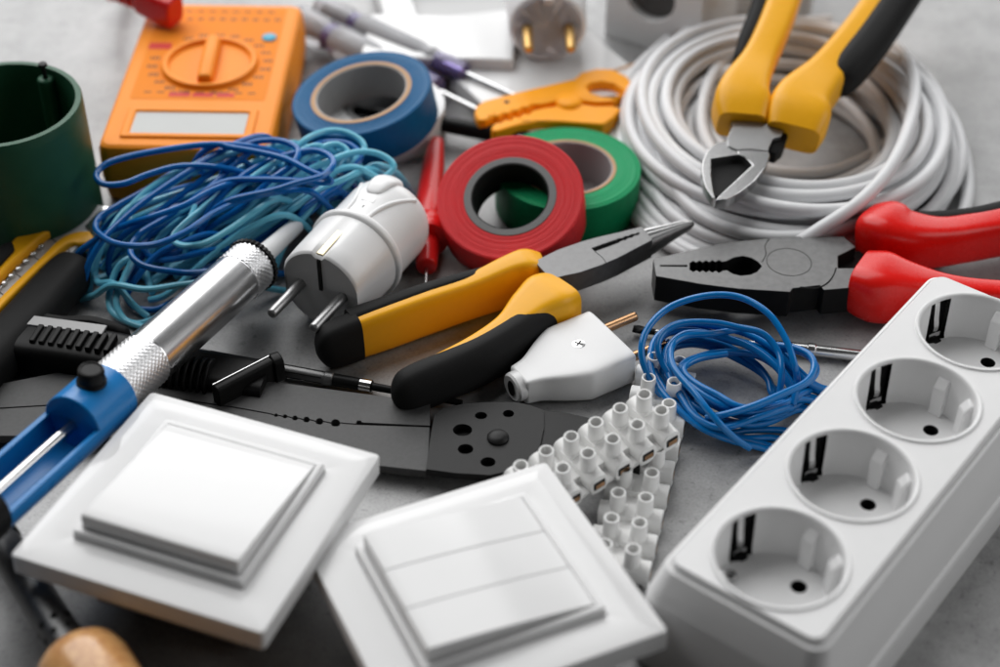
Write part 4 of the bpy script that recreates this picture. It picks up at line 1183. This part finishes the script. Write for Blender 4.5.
# ------------------------------------------------------------------ cutter knife
def knife():
    z = 1.3
    p = W(20, 300, 0); q = W(104, 214, 0)
    F = frame(W(-10, 335, 0), q); L = (q - W(-10, 335, 0)).length
    r = thing('utility_knife', 'wide yellow and black snap-off utility knife at the left edge', 'knife', frame(W(20, 300, 0), q))
    S = lambda u, v, zz: W(u, v, zz)
    # long metal blade channel
    top = [S(u, v, 1.15) for u, v in ((-80, 372), (-10, 291), (48, 226), (78, 200), (113, 208), (74, 250), (10, 322), (-60, 400))]
    g = G(); g.slab(top, .45); g.obj('blade_channel', CHANNEL, r, bevel=.04)
    # blade segment score lines
    g = G()
    for k in range(8):
        a = W(50 - 17 * k, 238 + 18 * k, 1.153); b = W(70 - 17 * k, 251 + 18 * k, 1.153)
        g.tube([a, b], .02, n=5, m=1)
    g.obj('blade', STEEL_D, r)
    g = G()
    g.tube([S(82, 202, 1.2), S(40, 243, 1.2), S(-10, 300, 1.2)], .05, n=6); g.obj('blade_edge', STEEL_B, r)
    # yellow slider side, with a toothed inner edge
    top = [S(u, v, 1.65) for u, v in ((-60, 320), (-20, 278), (5, 248), (13, 238), (30, 225), (44, 221), (52, 224), (50, 229), (38, 238), (10, 264), (-20, 297), (-60, 338))]
    g = G(); g.slab(top, .5); g.obj('yellow_shell', YELLOW, r, bevel=.14, seg=3)
    top = [S(u, v, 1.85) for u, v in ((-60, 300), (-20, 262), (2, 243), (12, 240), (14, 247), (0, 262), (-40, 300))]
    g = G(); g.slab(top, 1.3); g.obj('rubber_inlay', RUBBER, r, bevel=.12, seg=3)
    for k in range(7):
        u, v = 40 - 7.4 * k, 246 + 7.3 * k
        g = G(); g.lathe([(-.6, .16), (.04, .16), (.08, .10), (.08, 0)], 14, TR(*W(u, v, 1.25))); g.obj('ratchet_tooth', STEEL_B, r)
    # yellow rim then black rubber on the near side
    g = G(); P = [(94, 238), (81, 242), (66, 248), (46, 269), (12, 304), (-25, 344), (-70, 394)]
    g.bar([(*S(u, v, 1.0), w, h) for (u, v), (w, h) in zip(P, ((.30, .22), (.50, .28), (.30, .42), (.22, .55), (.22, .6), (.22, .62), (.22, .62)))], e=4, n=28, m=6, r0=.15); g.obj('yellow_rim', YELLOW, r)
    g = G(); P = [(82, 262), (70, 274), (50, 296), (28, 322), (0, 352), (-40, 396)]
    g.bar([(*S(u, v, .95), w, h) for (u, v), (w, h) in zip(P, ((.66, .7), (.88, .82), (.92, .85), (.95, .88), (.95, .9), (.95, .9)))], e=2.8, n=36, m=6, r0=.55); g.obj('rubber_grip', RUBBER, r)
    # bright tip
    g = G(); top = [S(u, v, 1.22) for u, v in ((85, 226), (103, 206), (113, 208), (93, 232))]
    g.slab(top, .12); g.obj('blade_tip', CHROME, r)


knife()


# ------------------------------------------------------------------ black ribbed tool and slim screwdriver
def ribbed_tool():
    a = W(20, 362, 0); b = W(284, 398, 0)
    F = frame(a, b); L = (b - a).length
    r = thing('ribbed_stripping_tool', 'black ribbed stripping tool under the solder sucker', 'wire stripper', F)
    g = G(); g.bar([(0, 0, .8, .95, .75), (.4, 0, .85, 1.05, .8), (2.5, .0, .85, 1.05, .8), (5, 0, .75, 1.0, .7), (7.5, 0, .65, .95, .6), (L - .6, 0, .6, .9, .55)], e=4, n=36, m=6, r0=.25); g.obj('body', BLACK, r, world=False)
    g = G()
    for k in range(9):
        x = 1.05 + .37 * k
        g.box((x, -.10, 1.45), (.21, 1.0, .66), None)
    for k in range(13):
        x = 4.7 + .27 * k
        g.lathe([(-.07, .78), (-.04, .82), (.04, .82), (.07, .78)], 32, TR(x, -.30, .72) @ RY(PI / 2))
    g.obj('ribs', BLACK, r, world=False, bevel=.04)
    g = G(); g.box((1.75, .62, 1.66), (3.5, .55, .10)); g.obj('flat_bar', FACE, r, world=False, bevel=.03)
    g = G(); g.bar([(.6, 1.05, .9, .25, .8), (1.6, 1.1, .85, .3, .75), (2.8, 1.15, .9, .3, .85), (4.2, 1.2, .7, .3, .6)], e=3, n=20, m=6, r0=.3, r1=.3); g.obj('rubber_side', RUBBER, r, world=False)
    # slanted end block with its bright edge
    p0 = W(216, 398, 1.0); p1 = W(272, 369, 1.0)
    q = G(); q.bar([(*p0, .24, .55), (*p0.lerp(p1, .5), .24, .55), (*p1, .24, .55)], e=5, n=20, m=3); q.bar([(*p1, .36, .58), (*(p1 + Vector((.35, .2, 0))), .36, .58)], e=4, n=20, m=3)
    q.obj('end_block', BLACK, r, bevel=.05)
    q = G(); u = Vector((-.08, .12, .55)); q.tube([p0 + u, p1 + u], .03, n=8, m=1); q.obj('metal_edge', STEEL_B, r)

    r = thing('slim_screwdriver', 'slim chrome pocket screwdriver behind the black ribbed tool', 'screwdriver', TR(*W(290, 372, 0)))
    a = W(186, 352, .36); b = W(386, 389, .36)
    A = axis_z(a, b - a); T = (b - a).length
    g = G(); g.lathe([(0, .24), (T * .70, .24), (T * .705, .27), (T * .74, .27), (T * .745, .22)], 28, A); g.obj('barrel', STEEL, r, angle=30)
    g = G()
    for k in range(5):
        t = 2 * PI * k / 5
        g.tube([A @ Vector((.235 * math.cos(t), .235 * math.sin(t), 1.0)), A @ Vector((.235 * math.cos(t), .235 * math.sin(t), T * .69))], .03, n=6, m=1)
    g.obj('grip_flutes', BLACK, r)
    g = G(); g.lathe([(T * .745, .24), (T * .93, .24), (T * .935, .16), (T + 3, .12)], 24, A); g.obj('black_sleeve', BLACK, r, angle=30)
    g = G(); g.lathe([(T * .875, .25), (T * .93, .25)], 24, A); g.obj('ring', CHROME, r)


ribbed_tool()


# ------------------------------------------------------------------ flat crimping tool
def crimper():
    z = .72
    r = thing('crimping_tool', 'flat black steel crimping and stripping tool with row of notches', 'crimping tool', TR(*W(380, 440, 0)))
    P = lambda L, zz=z: [W(u, v, zz) for u, v in L]
    # seam with notches growing to the right; seam line points
    seam = [(-60, 409), (0, 419), (30, 416), (120, 398), (210, 404), (235, 407), (256, 411), (290, 417), (320, 421), (345, 423.5), (362, 424.5), (430, 427)]
    notch = [(276, 415.0, 1.6, 1.2), (285, 416.2, 2.0, 1.5), (295, 417.8, 2.5, 1.9), (306.5, 419.4, 3.0, 2.3), (319.5, 421.2, 3.6, 2.7), (335.5, 422.8, 4.4, 3.2)]
    base = [(235, 407.2), (256, 411), (271, 413.8)]
    upl, lol = [], []
    for u, v in base: upl.append((u, v - .45)); lol.append((u, v + .45))
    for u, v, rx, ry in notch:
        for k in range(7):
            t = PI - PI * k / 6
            upl.append((u + rx * math.cos(t), v - .4 - ry * math.sin(t))); lol.append((u + rx * math.cos(t), v + .4 + ry * math.sin(t)))
    for u, v in ((352, 423.8), (356, 424.0)): upl.append((u, v - .45)); lol.append((u, v + .45))
    upl += [(357, 420.5), (361, 420.5), (362, 422.4), (430, 425.6)]
    lol += [(357, 424.6), (430, 427.0)]
    up = P([(-40, 392), (60, 372), (180, 372), (290, 384), (380, 396), (430, 402)] + upl[::-1] + [(160, 396), (60, 404), (-40, 410)])
    g = G(); g.slab(up, .35); g.obj('blade_plate', PLATE, r, bevel=.025, angle=25)
    lo = P(lol + [(428, 470), (425, 471), (380, 466), (300, 455), (200, 440), (60, 436), (-40, 436), (-40, 411), (60, 405), (160, 397)])
    g = G(); g.slab(lo, .35); g.obj('blade_plate', PLATE, r, bevel=.025, angle=25)
    # riveted head plate with crimping holes
    zz = z + .14
    hs = [(481, 415.5, 6.2, 3.6), (508.5, 413.5, 5.6, 3.6), (462.5, 430, 9.6, 6.0), (465.5, 449, 7.8, 5.0), (488, 462, 7.6, 4.8)]
    holes = [[W(u + rx * math.cos(2 * PI * i / 24), v + ry * math.sin(2 * PI * i / 24), zz) for i in range(24)] for u, v, rx, ry in hs]
    out = [(426, 469), (430, 440), (434, 416), (443, 408), (462, 404), (486, 402), (515, 402), (530, 405), (544, 410), (544, 428), (540, 446), (528, 462), (514, 470), (490, 475), (455, 473)]
    g = G(); g.slab(P(out, zz), .30, holes); g.obj('head_plate', STEEL_D, r, bevel=.03, angle=25)
    g = G(); g.slab(P([(u, v) for u, v in out], z - .2), .15); g.obj('hole_shade', DEEP, r)  # black sheet under the head, painted shade for the crimping holes
    g = G(); g.lathe([(0, .40), (.06, .40), (.14, .33), (.18, .2), (.19, 0)], 32, TR(*W(498, 438, zz))); g.obj('rivet', STEEL_D, r)
    # arms leaving under the terminal strip
    g = G(); g.slab(P([(540, 410), (565, 412), (600, 420), (640, 445), (640, 470), (580, 452), (540, 446)], z + .05), .3); g.obj('arm', STEEL_D, r, bevel=.03)
    for L in (((560, 428), (620, 436), (700, 480), (760, 520)),):
        g = G(); g.bar([(*W(u, v, .55), .5, .42) for u, v in L], e=3, n=20, m=6, r1=.2)


crimper()


# ------------------------------------------------------------------ thin screwdriver under the red pliers
r = thing('precision_screwdriver', 'thin screwdriver with black tip under the small blue coil', 'screwdriver', TR(*W(740, 342, 0)))
g = G(); a = W(648, 331, .3); b = W(860, 356, .3)
g.lathe([(0, .10), (4.2, .12), (4.3, .22), (6.2, .24), (6.25, .28), (6.5, .28), (6.55, .24), (12, .24)], 24, axis_z(a, b - a)); g.obj('shaft', STEEL_B, r, angle=30)
g = G(); A = frame(W(633, 328.5, .3), a)
g.bar([(0, 0, 0, .20, .05), (.25, 0, 0, .22, .09), (.5, 0, 0, .13, .13), (.9, 0, 0, .11, .11)], e=3, n=16, m=4, M=A); g.obj('tip', BLACK, r)


# ------------------------------------------------------------------ soldering iron
def iron():
    a = W(4, 545, 1.6); b = W(81, 666, 1.6)
    A = axis_z(a, b - a); T = (b - a).length
    r = thing('soldering_iron', 'soldering iron with wooden handle and perforated metal sleeve', 'soldering iron', TR(*W(60, 620, 0)))
    k = T * .93
    n = 48; g = G(); R = .62; zs = [-4 + .2 * j for j in range(int((k + 4) / .2) + 2)]
    g.lathe([(-6, R), (k + .6, R)], n, A); g.obj('sleeve', STEEL, r)
    for j in range(3):
        for i in range(8):
            t = 2 * PI * (i + .5 * (j % 2)) / 8; x = k - .35 - .52 * j
            P = A @ Vector((R * math.cos(t), R * math.sin(t), x)); D = (A.to_3x3() @ Vector((math.cos(t), math.sin(t), 0)))
            if D.z < -.2: continue
            g = G(); g.lathe([(.004, .12), (.004, 0)], 12, axis_z(P, D)); g.obj('vent_hole', DEEP, r)
    g = G(); g.lathe([(k - .05, .7), (k, 1.15), (k + .25, 1.38), (k + .8, 1.5), (k + 2.2, 1.45), (k + 4, 1.15), (k + 7, 1.2), (k + 9, 1.3), (k + 9.4, .8)], 48, A); g.obj('handle', WOOD, r, angle=50)
    g = G(); g.lathe([(-8, .66), (-.1, .66)], 32, A); g.obj('collar', STEEL_D, r)


iron()


# ------------------------------------------------------------------ orange stripper
def orange_stripper():
    z = 1.55
    r = thing('cable_stripper', 'orange plastic cable stripper with finger loop and toothed jaws', 'wire stripper', TR(*W(555, 105, 0)))
    T = lambda L, zz: [W(460 + x * .24, y * .24, zz) for x, y in L]
    upper = [(60, 470), (68, 440), (100, 418), (200, 392), (300, 368), (400, 345), (475, 328), (505, 300), (560, 286), (640, 288), (695, 315), (728, 360), (728, 385), (700, 395), (665, 402),
             (640, 420), (560, 425), (470, 412), (400, 420), (345, 432), (300, 432), (285, 446), (262, 444), (245, 460), (222, 458), (205, 472), (180, 470), (165, 484), (140, 482), (110, 500), (75, 500)]
    hole = [(524, 360), (545, 345), (590, 338), (640, 345), (680, 370), (690, 390), (650, 398), (590, 398), (545, 385)]
    g = G(); g.slab(T(upper, z), .75, [T(hole, z)]); g.obj('upper_jaw', ORANGE2, r, bevel=.24, seg=4)
    lower = [(130, 528), (150, 508), (170, 510), (190, 494), (208, 500), (228, 482), (248, 488), (266, 470), (286, 474), (306, 458), (350, 448), (420, 440), (480, 428), (560, 440), (640, 440), (672, 452), (640, 490), (600, 518), (520, 512), (420, 505), (330, 505), (240, 520), (160, 545), (135, 545)]
    g = G(); g.slab(T(lower, z - .03), .9); g.lathe([(-.6, .62), (.0, .62), (.16, .52), (.22, .30), (.22, 0)], 32, TR(*W(460 + 455 * .24, 428 * .24, z - .05))); g.obj('lower_jaw', ORANGE2, r, bevel=.24, seg=4)
    g = G(); g.lathe([(0, .13), (.02, .12), (.02, 0)], 16, TR(*W(460 + 195 * .24, 425 * .24, z))); g.obj('rivet', STEEL_D, r)


orange_stripper()


# ------------------------------------------------------------------ clear voltage testers
def tester(label, P, Q, R, col_m, z):
    a = W(*P, z); b = W(*Q, z - .4)
    A = axis_z(a, b - a); T = (b - a).length
    r = thing('voltage_tester', label, 'screwdriver', TR(a.x, a.y, 0), 'clear voltage testers')
    g = G(); g.lathe([(0, R * .6), (.15, R), (T * .16, R), (T * .18, R * .82), (T * .22, R * .82), (T * .24, R), (T * .52, R * .92), (T * .56, R * .75), (T * .58, R * .9), (T * .62, R * .6)], 24, A); g.obj('clear_handle', CLEAR, r, angle=40)
    g = G(); g.lathe([(.4, R * .42), (T * .5, R * .42)], 16, A); g.obj('resistor_core', WHITE_MATT, r)
    g = G(); g.lathe([(T * .18, R * .83), (T * .22, R * .83)], 20, A, closed=False); g.obj('violet_ring', PURPLE, r)
    g = G(); g.lathe([(T * .60, R * .72), (T * .66, R * .80), (T * .74, R * .7), (T * .75, .16)], 20, A); g.obj('sleeve', PURPLE, r, angle=40)
    g = G(); g.lathe([(T * .5, .13), (T * .97, .13), (T, .06)], 16, A); g.obj('shaft', STEEL_B, r)


tester('clear voltage tester lying against the blank white plate', (318, 6), (520, 98), .62, CLEAR, 1.6)
tester('clear voltage tester passing right behind the blue tape roll', (296, 20), (490, 116), .85, CLEAR, 1.1)


# ------------------------------------------------------------------ white fittings at the back
def plate_frame(label, name, c, rz, rx, sx, sy, th, ox, oy):
    M = TR(*c) @ RZ(R_(rz)) @ RX(R_(rx))
    r = thing(name, label, 'frame', M, 'white fittings at the back')
    g = G()
    o = [[(x, y, z) for x, y in rrect(sx - i, sy - i, .2, 4)] for i, z in ((0, -th), (0, -.08), (.08, 0))]
    n = [[(x, y, z) for x, y in rrect(ox + i, oy + i, .15, 4)] for i, z in ((.06, 0), (0, -.06), (0, -th))]
    g.rings(o + n + [o[0]], False, False); g.obj('rim', WHITE_GLOSS, r, world=False, angle=30)
    g = G(); g.box((0, 0, -th - .05), (2 * sx - .6, 2 * sy - .6, .2)); g.obj('back_plate', LGREY, r, world=False, bevel=.05)


c = W(440, 36, 1.7)
r = thing('blank_plate', 'plain white blank plate behind the clear testers', 'cover plate', TR(*c) @ RZ(R_(-3)))
g = G(); g.rings([[(x, y, z) for x, y in rrect(3.6 - i, 2.0 - i, .15, 4)] for i, z in ((0, -.85), (0, -.08), (.09, 0))]); g.obj('plate', WHITE_GLOSS, r, world=False, angle=30)
g = G(); g.box((0, 0, -1.2), (6.2, 3.2, .8)); g.obj('back_box', WHITE_MATT, r, world=False, bevel=.05)
plate_frame('white square frame with grey opening at the top edge', 'switch_frame', W(470, -8, 1.3), 12, 0, 4.6, 3.6, .8, 3.0, 2.1)
c = W(556, 82, 1.1)
r = thing('socket_plate', 'white plate lying under the plug with brass pins', 'cover plate', TR(*c) @ RZ(R_(30)))
g = G(); g.rings([[(x, y, z) for x, y in rrect(3.9 - i, 3.4 - i, .15, 4)] for i, z in ((0, -.9), (0, -.08), (.09, 0))]); g.obj('plate', WHITE_GLOSS, r, world=False, angle=30)
g = G(); g.box((0, .3, -1.0), (6.0, 5.0, .3)); g.obj('back_box', WHITE_MATT, r, world=False)

# plug with gold pins
r = thing('brass_pin_plug', 'white round plug with grey face and brass pins at the back', 'plug', TR(*W(548, 48, 0)))
LIFTED = mat('shade_lifted_plastic', (0.84, 0.87, 0.92), 0.4, vary=0.02)  # white lightened and blued to offset shade and warm bounce on the face
c = W(548, 28, 2.9); d = Vector((-.02, .99, -.03)).normalized()
A = axis_z(c, d)
g = G(); g.lathe([(0, 1.55), (.06, 1.75), (.2, 1.85), (2.6, 1.95), (3.6, 1.8), (4.6, 1.3), (5.0, .6)], 56, A); g.obj('body', WHITE, r, angle=50)
g = G(); g.lathe([(-.02, 1.62), (-.02, 0)], 48, A); g.obj('face', LIFTED, r)
X = A.to_3x3() @ Vector((1, 0, 0)); X = X if X.x > 0 else -X
for s in (-1, 1):
    g = G(); p = c + X * (.98 * s); g.tube([p - d * -.1, p - d * 1.95, p - d * 2.1], [.24, .24, .15], n=18, m=1, smooth=False); g.obj('pin', BRASS, r)
g = G(); p = c + (A.to_3x3() @ Vector((0, 1, 0))) * (1.5 if (A.to_3x3() @ Vector((0, 1, 0))).z > 0 else -1.5)
g.box((0, 0, 0), (.45, .5, .3), TR(*p)); g.obj('earth_notch', WHITE, r, bevel=.05)

# surface socket box at the back, with its round opening
r = thing('wall_socket', 'white wall socket standing on edge at the back', 'socket', TR(*W(655, 45, 0)) @ RZ(R_(-32)))
g = G(); hole = circ(-.2, 2.9, 1.35, 40)
g.prism([(-2.6, 0), (2.6, 0), (2.6, 5.4), (-2.6, 5.4)], 0, .5, [hole], M=RX(PI / 2)); g.obj('front', WHITE, r, world=False, bevel=.08)
g = G(); g.box((0, 2.05, 2.7), (5.0, 4.0, 5.2)); g.obj('box', WHITE_MATT, r, world=False, bevel=.15)
g = G(); g.lathe([(0, 1.34), (0, 0)], 32, TR(-.2, .02, 2.9) @ RX(PI / 2)); g.obj('opening', GREY_PL, r, world=False)
c = W(735, 30, 0)
r = thing('junction_box', 'pale grey junction box behind the cable coil', 'box', TR(c.x, c.y + 3.0, 0) @ RZ(R_(6)))
g = G(); g.box((0, 0, 2.0), (7.5, 5, 4.0)); g.obj('base', WHITE_MATT, r, world=False, bevel=.25, seg=3)
g = G(); g.box((0, 0, 4.25), (7.7, 5.2, .5)); g.obj('lid', WHITE_MATT, r, world=False, bevel=.15, seg=3)

# thin brown stick with a dark end between stripper and coil
r = thing('wooden_stick', 'thin brown stick with dark end beside the orange stripper', 'stick', TR(*W(640, 66, 0)))
g = G(); a = W(560, 92, .9); b = W(652, 62, .9); g.tube([a, a.lerp(b, .5), b], .24, n=14, m=4); g.obj('shaft', CARD, r)
g = G(); d = (b - a).normalized(); g.tube([b, b + d * .9, b + d * 1.8], .33, n=14, m=4); g.obj('dark_end', BLACK, r)
